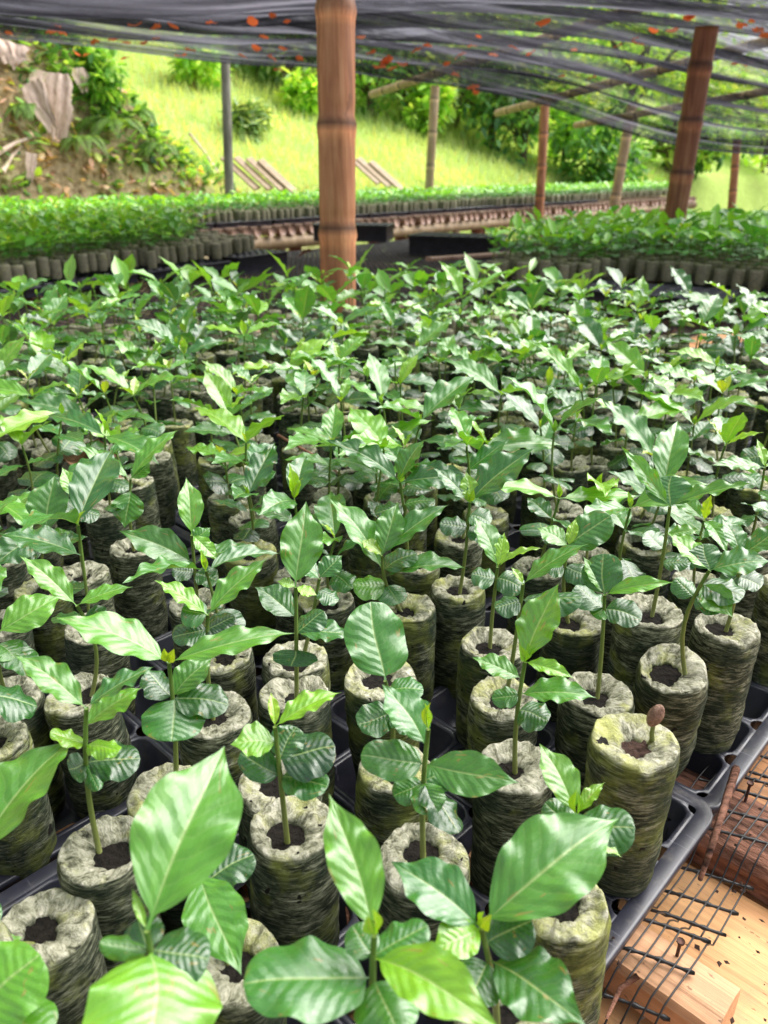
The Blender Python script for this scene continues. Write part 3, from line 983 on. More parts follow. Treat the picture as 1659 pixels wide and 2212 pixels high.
# far bench: front edge along s, at d = 5.05
FU = Vector((.642, .767, 0))
FV = Vector((-.767, .642, 0))
FARTOP = CAMZ - .42            # deck of the far bench
n3 = 0
for j in range(13):
    v = 5.10 + j * .085
    s = 1.2
    while s < 14:
        p = FU * (s + rg.gauss(0, .01)) + FV * (v + rg.gauss(0, .01))
        s += .068
        px, py, d = proj(Vector((p.x, p.y, FARTOP + .1)))
        if px < -60 or px > 1560 or d < 2 or rg.random() < .1:
            continue
        if j == 0 and 985 < px < 1060:
            continue
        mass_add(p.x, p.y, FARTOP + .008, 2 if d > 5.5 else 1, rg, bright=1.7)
        n3 += 1
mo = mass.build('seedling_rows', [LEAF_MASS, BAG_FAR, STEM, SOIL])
tag(mo, 'dense rows of coffee seedlings crowding the benches beyond the bamboo posts', None, None, 'stuff')
print('mass', n1, n2, n3, mass.n)


# ------------------------------------------------------------------ trays
def tray_mesh(nx, ny, p=.0575, depth=.08, margin=.012):
    """black tray: rounded cells with tapered walls, small round holes where four cells meet, rolled outer rim; origin at one top corner, z = 0 at the rim"""
    mb = MB()
    hw = p / 2
    rh = .0075
    # outer loop of a tile: edges with quarter holes at the corners
    def outer():
        pts = []
        for q in range(4):
            a0 = q * math.pi / 2
            cs, sn = math.cos(a0), math.sin(a0)
            loc = [(hw, -hw + rh), (hw, 0), (hw, hw - rh)]
            for k in range(1, 3):
                b = -math.pi / 2 - k * (math.pi / 2) / 3
                loc.append((hw + rh * math.cos(b), hw + rh * math.sin(b)))
            pts += [(x * cs - y * sn, x * sn + y * cs) for x, y in loc]
        return pts
    def inner(h, r):
        pts = []
        for q in range(4):
            a0 = q * math.pi / 2
            cs, sn = math.cos(a0), math.sin(a0)
            loc = [(h, -h + r), (h, 0), (h, h - r)]
            for k in range(1, 3):
                b = k * (math.pi / 2) / 3
                loc.append((h - r + r * math.cos(b), h - r + r * math.sin(b)))
            pts += [(x * cs - y * sn, x * sn + y * cs) for x, y in loc]
        return pts
    O = outer()
    loops = [([(x, y) for x, y in O], -.012), (O, -.0006), ([(x * .985, y * .985) for x, y in O], 0), (inner(hw - .0035, .011), 0), (inner(hw - .0045, .010), -.0012), (inner(hw - .0085, .010), -depth * .8), (inner(hw - .015, .008), -depth * .93)]
    for i in range(nx):
        for j in range(ny):
            cx, cy = margin + (i + .5) * p, margin + (j + .5) * p
            V = [(x + cx, y + cy, z) for lp, z in loops[1:] for x, y in lp]
            mb.add(V, grid_faces(len(loops) - 1, len(O), True))
    X, Y = nx * p + 2 * margin, ny * p + 2 * margin
    # frame round the tiles, rolled lip and skirt
    def ring(off, z, rad):
        pts = []
        for (cx, cy, a0) in ((X - off - rad, off + rad, -90), (X - off - rad, Y - off - rad, 0), (off + rad, Y - off - rad, 90), (off + rad, off + rad, 180)):
            for k in range(5):
                a = math.radians(a0 + k * 22.5)
                pts.append((cx + rad * math.cos(a), cy + rad * math.sin(a), z))
        return pts
    R = [ring(margin + .0005, -.0005, .004), ring(margin * .8, .0004, .008), ring(.0022, .0004, .016), ring(.0008, .0001, .0174), ring(0, -.0010, .018), ring(.0002, -.006, .018), ring(.002, -.006, .018), ring(.0022, -.002, .018), ring(margin * .8, -.003, .01), ring(margin * .9, -depth, .012)]
    mb.add([p_ for r_ in R for p_ in r_], grid_faces(len(R), 20, True)[:, ::-1])
    return mb.mesh('tray', PLASTIC), X, Y


TRAY, TX, TY = tray_mesh(10, 5, depth=.038)
TRAY_DEEP, DX, DY = tray_mesh(10, 5, depth=.12)
TRAY_SMALL, SX, SY = tray_mesh(8, 4, .052, .095, .01)


def place_tray(loc, ang, label, group=None, mesh=None):
    o = bpy.data.objects.new('seedling_tray', mesh or TRAY)
    o.location = loc
    o.rotation_euler = (0, 0, ang)
    link(o)
    return tag(o, label, 'tray', group)


ANG = math.atan2(EU.y, EU.x)
# the two trays whose edge shows on the right, then those under the near bags
corner = uv(0, 0)
place_tray(uv(-TX, 0, RIM), ANG, 'black tray in front with an empty rounded corner cell over planks')
place_tray(uv(-.006, .002, RIM - .005), ANG + .006, 'black tray behind the rounded tray corner, under the tilted bag')
k = 0
for a in range(-1, 4):
    for b in range(0, 7):
        if b == 0 and a in (-1, 0):
            continue
        o = uv(a * (TX + .006) + (0 if b % 2 == 0 else -.0), b * (TY + .006), RIM + (a + b) % 2 * .0015)
        c = o + EU * TX / 2 + EV * TY / 2
        if not any(in_poly((o + EU * TX * f + EV * TY * g).x, (o + EU * TX * f + EV * TY * g).y, NEAR) for f in (.15, .5, .85) for g in (.15, .5, .85)):
            continue
        px, py, d = proj(Vector((c.x, c.y, RIM)))
        if px < -250 or px > 1900:
            continue
        place_tray(o, ANG + random.gauss(0, .004), 'black tray glimpsed between the bags under the near seedlings', 'trays under the near seedlings')


def tray_px(px, py, z, ang, label, mesh, group=None):
    p = at(px, py, z)
    return place_tray(p, ang, label, group, mesh)


A2 = math.radians(55)
# left block: row of trays along its front edge
p0 = Vector((-2.2, 1.85, RIM))
d60 = Vector((.53, .848, 0))
a60 = math.atan2(d60.y, d60.x)
left_line = at(505, 563, RIM)
for k in range(3):
    q = left_line - d60 * ((k + 1) * (TX + .01))
    place_tray(q, a60, 'black tray rim along the front of the left seedling block', 'trays fronting the left block')
place_tray(left_line + d60 * .03 + Vector((0, 0, .012)), a60, 'raised empty black tray ending the left seedling block', None, TRAY_SMALL)
for k in range(4):
    place_tray(Vector((.44 + .6 * k, 3.14 - .36 * max(0, k - 1), RIM - .004)), math.radians(8 if k < 1 else -32), 'black tray rim under the front row of the right seedling block', 'trays fronting the right block')
for k in range(15):
    p = FU * (1.6 + .6 * k) + FV * 5.03 + Vector((0, 0, FARTOP + .045))
    if -100 < proj(p)[0] < 1600:
        place_tray(p, math.atan2(FU.y, FU.x), 'black tray in the row along the edge of the far bamboo bench', 'trays along the far bench')
# empty trays on the open middle bench
tray_px(878, 508, CAMZ - .385, math.radians(-22), 'deep black tray on the open bench beside the post', TRAY_DEEP)
tray_px(672, 485, CAMZ - .385, math.radians(-12), 'empty black tray partly behind the thick bamboo post', TRAY_DEEP)
t5 = at(1212, 622, CAMZ - .415)
place_tray(t5, math.radians(-33), 'empty black tray before the right seedling block', None, TRAY)
ft = FU * 0 + at(992, 428, FARTOP + .09)
place_tray(ft, math.radians(49), 'tiny black tray on the edge of the far bamboo bench', None, TRAY_SMALL)

# ------------------------------------------------------------------ near bench: planks, plastic mesh
bench = empty('nursery_bench', (uv(0, .6).x, uv(0, .6).y, 0))
tag(bench, 'near bench of split timber planks under the seedling trays', 'bench')
BL = bench.location.copy()
tones = [(.62, .35, .17), (.55, .29, .14), (.66, .4, .2), (.5, .26, .13), (.6, .36, .19), (.57, .33, .18)]
widths = [.13, .08, .15, .09, .16, .085, .12, .14, .1]
u = -.62
k = 0
prg = random.Random(3)


def plank(u0, w, v0, v1, z, tone, mat, thick=.016, rot=0.0, name='plank', bow=.0):
    n = 14
    L = v1 - v0
    V = []
    prof = [(-.5, -1), (.5, -1), (.5, -.2), (.44, 0), (.2, .12), (-.2, .12), (-.44, 0), (-.5, -.2)]
    for i in range(n + 1):
        x = -L / 2 + L * i / n
        for a, b in prof:
            ww = w * (1 + .05 * noise.noise(Vector((x * 9, u0 * 31, a * 2))))
            V.append((x, a * ww + .004 * noise.noise(Vector((x * 7, u0 * 17, 3))), b * thick + bow * a * a))
    F = grid_faces(n + 1, 8, True).tolist()
    m = len(V)
    V += [(-L / 2, 0, -thick * .4), (L / 2, 0, -thick * .4)]
    for q in range(8):
        F.append([q, (q + 1) % 8, m, m])
        F.append([n * 8 + (q + 1) % 8, n * 8 + q, m + 1, m + 1])
    mb = MB()
    mb.add(V, F)
    o = mb.build(name, mat, bench, smooth=False)
    c = uv(u0, (v0 + v1) / 2, z)
    o.location = c - BL
    o.rotation_euler = (prg.gauss(0, .01), prg.gauss(0, .004), math.atan2(EV.y, EV.x) + rot)
    o.color = (*tone, 1)
    return o


while u < 2.1:
    w = widths[k % len(widths)]
    tone = tones[(k * 5 + k // 6) % len(tones)]
    far = u > .9
    plank(u + w / 2, w - .006, -.28 + prg.uniform(-.04, .04), 2.0 - 1.15 * smooth(.45, 1.3, u), DECK - .006 + prg.uniform(-.004, .003), tone, BOARD, rot=prg.gauss(0, .006))
    u += w
    k += 1
# a short split offcut and a strip with the bark on, lying across the deck edge
o = plank(-.131, .04, -.06, .12, DECK + .022, (.6, .36, .22), BOARD, .026)
o.name = 'plank'
o['label'] = 'short split plank with a sawn end'
o = plank(.028, .072, -.42, .1, DECK + .018, (.5, .3, .2), BARK, .024, bow=-.03)
o['label'] = 'split plank with flaking dark bark'
# rails and legs
for v in (-.2, .9, 2.05):
    tube([uv(-.7, v, DECK - .07) - BL, uv(.7, v, DECK - .07) - BL, uv(2.1, v, DECK - .07) - BL], .04, 12).build('rail', BAMBOO_PALE, bench)
    for uu in (-.6, .7, 1.95):
        tube([uv(uu, v + .05, 0) - BL, uv(uu, v + .05, DECK - .05) - BL], .045, 12).build('leg', BAMBOO, bench)
# nails
for (px, py, hh) in ((1460, 2070, .449), (1611, 1724, .449)):
    b = at(px, py, CAMZ - hh)
    mb = MB()
    tube([b - Vector((0, 0, .01)), b + Vector((.0005, 0, .014)), b + Vector((.0006, 0, .0145)), b + Vector((.0006, 0, .016))], [.0011, .0011, .0026, .0026], 9, mb)
    MBo = mb.build('nail', METAL, bench)
    MBo.location = -BL

# plastic mesh strip beside the trays
pm = MB()
zb = DECK + .016
def mz(uq, vq):
    z = DECK + .0055 + .0025 * noise.noise(Vector((uq * 20, vq * 20, 2)))
    z += .024 * smooth(-.19, -.155, uq) * (1 - smooth(-.107, -.08, uq))
    z += .02 * smooth(-.03, -.01, uq) * (1 - smooth(.066, .09, uq))
    return z
def wob(uq, vq, s):
    return .0032 * noise.noise(Vector((uq * 14, vq * 25, s)))
nrib = 0
uq = -.42
while uq < 1.0:
    pts, rad = [], []
    lo = -.037 + .003 * noise.noise(Vector((uq * 30, 0, 0)))
    for i in range(22):
        vq = lo + (.03 - lo) * i / 21
        pts.append(uv(uq + wob(uq * .3, vq, 1) - .4 * vq, vq, mz(uq, vq)))
        rad.append(.0011 + .001 * abs(math.cos(math.pi * (vq + .0335) / .0078)) ** 10)
    tube(pts, rad, 6, pm)
    uq += .0275 + .003 * noise.noise(Vector((nrib * 3.3, 0, 0)))
    nrib += 1
for j in range(9):
    v0 = -.0335 + j * .0078
    pts = []
    for i in range(130):
        uq = -.42 + 1.4 * i / 129
        pts.append(uv(uq, v0 + wob(uq, v0, 4), mz(uq, v0) + .001))
    tube(pts, .00062, 5, pm)
o = pm.build('plastic_mesh', MESHP)
tag(o, 'black plastic netting strip stretched over the planks beside the trays', 'netting')

# crumbs of peat and bark spilled on planks and tray rims
rg = random.Random(23)
cb = MB()
for k in range(420):
    on_rim = rg.random() < .35
    uq = rg.uniform(-.4, .5)
    vq = rg.uniform(-.012, .10) if on_rim else rg.uniform(-.14, -.004)
    z = RIM + .002 if on_rim else DECK + .004
    if on_rim and vq > .006:
        continue
    if not on_rim:
        z = mz(uq, vq) - .005
    r = rg.uniform(.0006, .0022)
    c = uv(uq, vq, z)
    st = Vector((rg.uniform(.6, 2.2), rg.uniform(.6, 1.4), .7)) * r
    a = rg.uniform(0, 6.28)
    V = []
    for dx, dy, dz in ((1, 0, 0), (0, 1, .2), (-1, .1, 0), (.1, -1, .1), (0, 0, 1.1)):
        x, y = dx * st.x * rg.uniform(.7, 1.2), dy * st.y * rg.uniform(.7, 1.2)
        V.append(c + Vector((x * math.cos(a) - y * math.sin(a), x * math.sin(a) + y * math.cos(a), dz * st.z)))
    cb.add(V, [[0, 1, 4, 4], [1, 2, 4, 4], [2, 3, 4, 4], [3, 0, 4, 4]])
o = cb.build('soil_crumbs', RED_SOIL)
tag(o, 'dark peat crumbs spilled over the planks and tray edge', None, None, 'stuff')

# small dead things near the trays
def dead_leaf(p, L, W, ang, mat, label, cat='dead leaf', group=None, tilt=.15, curl=.25, seed=1, name='dead_leaf'):
    P_, F_, U_ = leaf_geo('e', 18, 9, seed)
    V = P_ * np.array([L, W / 2, L])
    V[:, 2] += curl * (V[:, 1] ** 2) / W * 2 - .2 * curl * L * (V[:, 0] / L) ** 2
    mb = MB()
    mb.add(V, F_[:, ::-1], U_)
    o = mb.build(name, mat)
    o.location = p
    o.rotation_euler = (random.uniform(-.3, .3), tilt, ang)
    return tag(o, label, cat, group)


dead_leaf(at(78, 985, TOP + .012), .13, .075, -.3, DRY, 'big brown fallen leaf lying over the bags on the left', seed=21, tilt=.1)
dead_leaf(at(105, 1120, TOP - .03), .1, .05, .5, DRY, 'folded brown fallen leaf wedged between the left bags', seed=22)
dead_leaf(at(640, 560, TOP + .0), .09, .06, .4, DRY, 'curled brown leaf in front of the thick bamboo post', seed=23, tilt=-.4)
def twig(pts, r, label, mat=DRY):
    o = tube(pts, [r * (1 - .5 * i / (len(pts) - 1)) for i in range(len(pts))], 6).build('twig', mat)
    return tag(o, label, 'twig')
twig([at(600, 940, TOP + .03), at(680, 985, TOP + .02), at(735, 1025, TOP + .01)], .0022, 'thin brown twig lying across the bags in the middle')
twig([at(1590, 1660, DECK + .05), at(1562, 1750, DECK + .058), at(1530, 1850, DECK + .052), at(1512, 1900, DECK + .03)], .0032, 'peeling reddish splinter leaning against the tray corner', BARK)
twig([at(1378, 2108, DECK + .035), at(1340, 2135, DECK + .03), at(1310, 2200, DECK + .02)], .002, 'thin bent splinter beside the bottom tray edge', BARK)
twig([at(745, 1900, RIM), at(757, 2050, RIM - .01), at(775, 2200, RIM - .02)], .0016, 'thin red twig fallen between the front bags', BARK)

# ------------------------------------------------------------------ middle and far benches
mid = empty('nursery_bench', (.4, 4.6, 0))
tag(mid, 'open middle bench with black wire mesh and scattered empty trays', 'bench')
ML = mid.location.copy()
mb = MB()
for i in range(150):
    t_ = i / 149
    for (a, b) in (((-3.2 + 6.6 * t_, 2.6 + 2.6 * t_ * 0, 0), None),):
        pass
def mesh_line(p, q, r=.0022):
    tube([p - ML, q - ML], r, 4, mb, cap=False)
MZ = CAMZ - .508
O = Vector((-1.2, 2.3, MZ))
for i in range(0, 101):
    mesh_line(O + FU * 0 + FV * (-2.6 + i * .042), O + FU * 4.4 + FV * (-2.6 + i * .042))
for i in range(0, 106):
    mesh_line(O + FU * (i * .042) + FV * -2.6, O + FU * (i * .042) + FV * 1.6)
mb.build('wire_mesh', MESHP, mid)
for i in range(9):
    s = i * .55
    tube([O + FU * s + FV * -2.6 - Vector((0, 0, .05)) - ML, O + FU * s + FV * 1.6 - Vector((0, 0, .05)) - ML], .035, 10).build('rail', BAMBOO_PINK, mid)
for s in (.1, 2.2, 4.3):
    for v in (-2.4, -.5, 1.5):
        p = O + FU * s + FV * v
        tube([Vector((p.x, p.y, 0)) - ML, Vector((p.x, p.y, MZ - .06)) - ML], .04, 10).build('leg', BAMBOO, mid)

far = empty('bamboo_bench', (FU * 7 + FV * 5.5))
tag(far, 'far bamboo bench with round slat ends and braced legs', 'bench')
FL = far.location.copy()
for i in range(100):
    s = 1.6 + i * .125
    z = FARTOP - .035
    r = .045 * random.uniform(.85, 1.1)
    a = FU * s + FV * (4.93 + random.uniform(-.02, .02)) + Vector((0, 0, z))
    b = FU * s + FV * 6.3 + Vector((0, 0, z))
    tube([a - FL, b - FL], r, 9).build('slat', BAMBOO_PINK, far)
for v in (5.0, 6.2):
    pts = [FU * (1.4 + 12.8 * i / 9) + FV * v + Vector((0, 0, FARTOP - .13)) - FL for i in range(10)]
    tube(pts, .055, 10).build('rail', BAMBOO_PALE, far)
for i in range(7):
    s = 2.4 + i * 1.75
    for v in (5.05, 6.15):
        p = FU * s + FV * v
        tube([Vector((p.x, p.y, 0)) - FL, Vector((p.x, p.y, FARTOP - .1)) - FL], .07, 10).build('leg', BAMBOO_DARK, far)
    for sg in (-1, 1):
        a = FU * s + FV * 5.0 + Vector((0, 0, .15))
        b = FU * (s + sg * .55) + FV * 5.0 + Vector((0, 0, FARTOP - .12))
        tube([a - FL, b - FL], .035, 8).build('brace', BAMBOO_PINK, far)
# pale board lying at the front of the open bench
mb = MB()
pa, pb = at(925, 560, DECK + .07), at(1140, 545, DECK + .07)
c = (pa + pb) / 2
box(mb, 0, 0, 0, (pb - pa).length, .05, .018, None, .003)
o = mb.build('board', BAMBOO_PINK, smooth=False)
o.location = c
o.rotation_euler = (0, 0, math.atan2(pb.y - pa.y, pb.x - pa.x))
tag(o, 'pale loose board lying in front of the deep black tray', 'board')


# ------------------------------------------------------------------ bamboo posts and poles
def bamboo(name, pts, rad, nodes, mat, label, cat, sides=18, group=None, parent_tie=False):
    """culm through pts with swollen nodes at the given distances along it; its Empty stands at the foot"""
    root_p = Vector(pts[0])
    length = sum((Vector(b) - Vector(a)).length for a, b in zip(pts, pts[1:]))
    n = max(10, int(length / .02))
    P, R, C = [], [], []
    a, b = Vector(pts[0]), Vector(pts[-1])
    bend = Vector((noise.noise(a * 3.1), noise.noise(b * 2.7), 0)) * .02
    for i in range(n + 1):
        t_ = i / n
        p = a.lerp(b, t_) + bend * math.sin(math.pi * t_)
        dist = t_ * length
        r = rad * (1 - .08 * t_)
        shade = 1.0
        for nd in nodes:
            e = (dist - nd) / (.016 * max(1, rad / .055))
            if abs(e) < 4:
                r *= 1 + .1 * math.exp(-e * e) - .05 * math.exp(-(e - 2) ** 2)
                shade = min(shade, 1 - .8 * math.exp(-((e - .7) / .7) ** 2))
                shade = max(shade, 1 + .8 * math.exp(-((e + 1.1) / 1.0) ** 2)) if e < -.3 else shade
        P.append(p - root_p)
        R.append(r)
        C += [shade] * sides
    mb = tube(P, R, sides)
    col = np.ones((mb.n, 4))
    col[:len(C), :3] = np.array(C)[:, None]
    mb.c[0] = col
    o = mb.build(name, mat)
    o.location = root_p
    return tag(o, label, cat, group)


pb_ = at_y(731, 570, 2.30)
pt_ = at_y(724, -120, 2.32)
nod = [CAMZ + .105 + .268 * k for k in range(-4, 4)]
d_ = (pt_ - pb_)
foot = pb_ - d_ * (pb_.z / d_.z)
bamboo('bamboo_post', [foot, pt_], .0535, nod, BAMBOO, 'thick brown bamboo post rising from the middle of the benches', 'post', 28)
pb_ = at_y(1458, 468, 4.0)
pt_ = at_y(1527, 58, 3.95)
d_ = pt_ - pb_
foot = pb_ - d_ * (pb_.z / d_.z)
bamboo('bamboo_post', [foot, pt_], .055, [CAMZ - .02 + .22 * k for k in range(-5, 4)], BAMBOO_DARK, 'leaning dark red bamboo post on the right with an open cut top', 'post', 22)


def far_post(px0, py0, px1, py1, y, wpx, mat, label, nodes=True):
    b = at_y(px0, py0, y)
    t_ = at_y(px1, py1, y)
    d_ = t_ - b
    foot = b - d_ * (b.z / d_.z)
    rad = wpx * y / FP / 2 * .97
    bamboo('bamboo_post', [foot, t_], rad, [.3 + .33 * k for k in range(9)] if nodes else [], mat, label, 'post', 12)


far_post(495, 400, 486, 120, 7.9, 20, GREYWOOD, 'grey weathered pole on the left beneath the net edge', False)
far_post(929, 388, 940, 185, 9.4, 19, BAMBOO_PALE, 'slim grey bamboo post right of the thick post', True)
far_post(1168, 385, 1178, 205, 9.8, 20, BAMBOO, 'slim reddish bamboo post beyond the far bench', True)
far_post(1338, 388, 1366, 225, 10.4, 22, BAMBOO_PALE, 'pale bamboo post standing before the vine bush', True)
far_post(1586, 370, 1592, 300, 12.5, 17, BAMBOO, 'short reddish post at the far right behind the seedlings', True)

# ------------------------------------------------------------------ shade net
# its far edge hangs along the bench direction; points read as (px, py, distance)
edge = [(-420, 60, 4.0), (-60, 88, 4.6), (150, 103, 4.9), (350, 126, 5.2), (520, 144, 5.5), (690, 148, 5.8), (850, 172, 6.3), (1000, 196, 6.8), (1160, 226, 7.4), (1320, 280, 8.2), (1480, 322, 9.0), (1660, 338, 9.8), (1900, 345, 11.0)]
E3 = [at_y(px, py - 4 - 4 * max(0, 1 - px / 500), y) for px, py, y in edge]
near = [Vector((-3.6 + 8.2 * i / (len(E3) - 1), 2.95 - .1 * math.sin(i), CAMZ + .64 + .05 * math.sin(i * 1.3) + .3 * max(0, i / (len(E3) - 1) - .45))) for i in range(len(E3))]
NS, NTT = 200, 130


def net_point(s, t_):
    x = s * (len(E3) - 1)
    i = min(int(x), len(E3) - 2)
    f = x - i
    def sm(L):
        a, b, c, d = L[max(i - 1, 0)], L[i], L[i + 1], L[min(i + 2, len(L) - 1)]
        return .5 * ((2 * b) + (c - a) * f + (2 * a - 5 * b + 4 * c - d) * f * f + (3 * b - a - 3 * c + d) * f ** 3)
    e, n = sm(E3), sm(near)
    p = e.lerp(n, t_)
    env = math.sin(math.pi * t_) ** .5 if 0 < t_ < 1 else 0
    # lift so that only the far hem hangs, and let long folds run along the hem
    p.z += .16 * math.sin(math.pi * min(1, t_ * 1.25)) ** .8 * (1 - .45 * s) if t_ < .8 else 0
    ph = 9.5 * t_ * 2 * math.pi / 2.2 + 2.2 * math.sin(3.3 * s + 1.1) + 1.6 * noise.noise(Vector((s * 2.2, t_ * 2, 0)))
    amp = .06 + .06 * s
    p.z -= amp * env * abs(math.sin(ph)) ** 1.6 * (1 + .7 * noise.noise(Vector((s * 3, t_ * 5, 4))))
    p.z += .012 * env * noise.noise(Vector((s * 14, t_ * 30, 2)))
    p.z -= .02 * env * math.sin(math.pi * ((s * 3.2) % 1)) * (1 - t_)
    return p, abs(math.sin(ph))


V, U, C = [], [], []
for i in range(NTT + 1):
    for j in range(NS + 1):
        s, t_ = j / NS, (i / NTT) ** 1.25
        p, fold = net_point(s, t_)
        V.append(p)
        U.append((s * 3.0, t_ * 2.0))
        thick = .3 * (1 - min(1, t_ / .07)) - (.36 * max(0, (s - .45) / .55) if t_ > .1 else .1 * s)
        C.append((thick + .14 * (fold > .93) + .05,) * 3)
mb = MB()
mb.add(V, grid_faces(NTT + 1, NS + 1), U, np.array(C))
o = mb.build('shade_net', NET)
tag(o, 'sagging black shade net stretched over the benches, littered with orange leaves', 'shade net')

# orange fallen flowers caught on the net
rg = random.Random(19)
OR = []
for k in range(5):
    P_, F_, U_ = leaf_geo('r', 8, 7, 700 + k)
    V = P_ * np.array([1, .42 + .1 * k % .3, 1.6])
    V[:, 2] += .35 * V[:, 1] ** 2
    V[:, 0] -= .5
    mb = MB()
    mb.add(V, F_[:, ::-1], U_)
    OR.append(mb.mesh('fallen_flower', ORANGE))
def net_under(px, py):
    best, bp = 1e9, None
    for i in range(0, 60):
        for j in range(0, 100):
            pass
    return None
grid = []
for i in range(0, 70):
    for j in range(0, 120):
        s, t_ = (j + rg.random()) / 120, ((i + rg.random()) / 70) ** 1.25
        p, _ = net_point(s, t_)
        px, py, d = proj(p)
        if -10 < px < 1670 and -10 < py < 340 and d > 0:
            grid.append((px, py, p, d))
picks = [(18, 48), (205, 72), (128, 44), (270, 72), (330, 42), (375, 34), (290, 30), (240, 70), (262, 120), (310, 76), (340, 60), (390, 100), (408, 90), (525, 102), (555, 88), (572, 66), (595, 112), (600, 132), (610, 86), (648, 110), (680, 130), (686, 60), (150, 115), (190, 120), (110, 45), (780, 62), (808, 98), (818, 132), (843, 134), (833, 122), (848, 128), (865, 122), (995, 108), (1040, 58), (1060, 80), (1100, 90), (1125, 12), (1180, 28), (1240, 95), (1147, 100), (1062, 105), (1342, 85), (1375, 78), (1215, 143), (1285, 157), (1020, 170), (1030, 188), (840, 120), (850, 135), (1590, 115), (1615, 122), (1495, 10), (1500, 15), (1620, 18), (1640, 45), (1650, 60), (1655, 40), (930, 82), (905, 90), (1018, 86), (960, 125), (980, 148), (1455, 40), (1540, 55), (1605, 30), (538, 15), (450, 25), (500, 12), (420, 10), (590, 8), (620, 25), (1380, 60), (1415, 45)]
for k, (px, py) in enumerate(picks):
    g = min(grid, key=lambda q: (q[0] - px) ** 2 + (q[1] - py) ** 2)
    if (g[0] - px) ** 2 + (g[1] - py) ** 2 > 30 ** 2:
        continue
    o = bpy.data.objects.new('fallen_flower', OR[k % 5])
    link(o)
    o.location = g[2] - Vector((0, 0, .04))
    sc = rg.uniform(14, 30) * proj(g[2])[2] / FP
    o.scale = (sc, sc, sc)
    o.rotation_euler = (rg.uniform(-.5, .5), rg.uniform(-.5, .5), rg.uniform(0, 6.28))
    where = 'left of the thick post' if px < 690 else ('between the two bamboo posts' if px < 1450 else 'around the right post top')
    tag(o, 'orange dead flower caught on the black net ' + where, 'fallen flower', 'orange dead flowers on the net')

# light poles carrying the net
for (a, b, r, lab) in (((802, 205, 8.4), (1400, 10, 5.4), .034, 'longest pale pole under the net, its end right of the thick post'),
                       ((1073, 245, 9.2), (1700, 78, 5.6), .036, 'pale pole with its end under the net by the slim reddish post'),
                       ((1243, 271, 9.6), (1720, 186, 6.6), .034, 'lowest pale pole, its end poking out above the vine bush')):
    p, q = at_y(*a), at_y(*b)
    L = (q - p).length
    bamboo('bamboo_pole', [p, q], r, [.25 + .3 * k for k in range(int(L / .3))], BAMBOO_PALE, lab, 'pole', 10)


# ------------------------------------------------------------------ ground and hill
mb = MB()
box(mb, 0, 60, -.02, 400, 400, .04)
o = mb.build('ground', GROUND, smooth=False)
tag(o, None, None, None, 'structure')


def hill_z(x, y):
    s = .642 * x + .767 * y
    d = -.767 * x + .642 * y
    step = 1.02 + 1.25 * (1 - smooth(4.2, 5.9, s))
    z = step * smooth(6.45, 7.35 + .3 * noise.noise(Vector((s * .8, 0, 0))), d)
    if d > 7:
        z += (d - 7) * .36 * (1 - .25 * smooth(4.2, 5.9, s) * 0) + .012 * (d - 7) ** 2
    rough = .10 * (1 - smooth(4.6, 6.2, s)) + .04
    if d > 6.4:
        z += rough * (noise.noise(Vector((x * 1.7, y * 1.7, 0))) + .6 * noise.noise(Vector((x * 4.3, y * 4.3, 1)))) * 1.3
    return z - .05


n_s, n_d = 190, 130
V, C = [], []
for i in range(n_d + 1):
    d = 6.3 + (i / n_d) ** 2.0 * 60
    for j in range(n_s + 1):
        s = -14 + 80 * (j / n_s) ** 1.6
        p = FU * s + FV * d
        V.append((p.x, p.y, hill_z(p.x, p.y)))
        dirt = .75 * (1 - smooth(4.8, 6.0, s - .25 * (d - 7))) + .6 * (1 - smooth(7.0, 7.5, d)) * (1 - smooth(6.5, 8.5, s))
        C.append((min(1, dirt),) * 3)
mb = MB()
mb.add(V, grid_faces(n_d + 1, n_s + 1)[:, ::-1], None, np.array(C))
o = mb.build('hillside', HILL)
tag(o, None, None, None, 'structure')


def hit_hill(px, py):
    r = ray(px, py)
    t_ = 5.5
    while t_ < 70:
        p = CAM + r * t_
        if p.z < hill_z(p.x, p.y):
            return p
        t_ += .05
    return CAM + r * 70


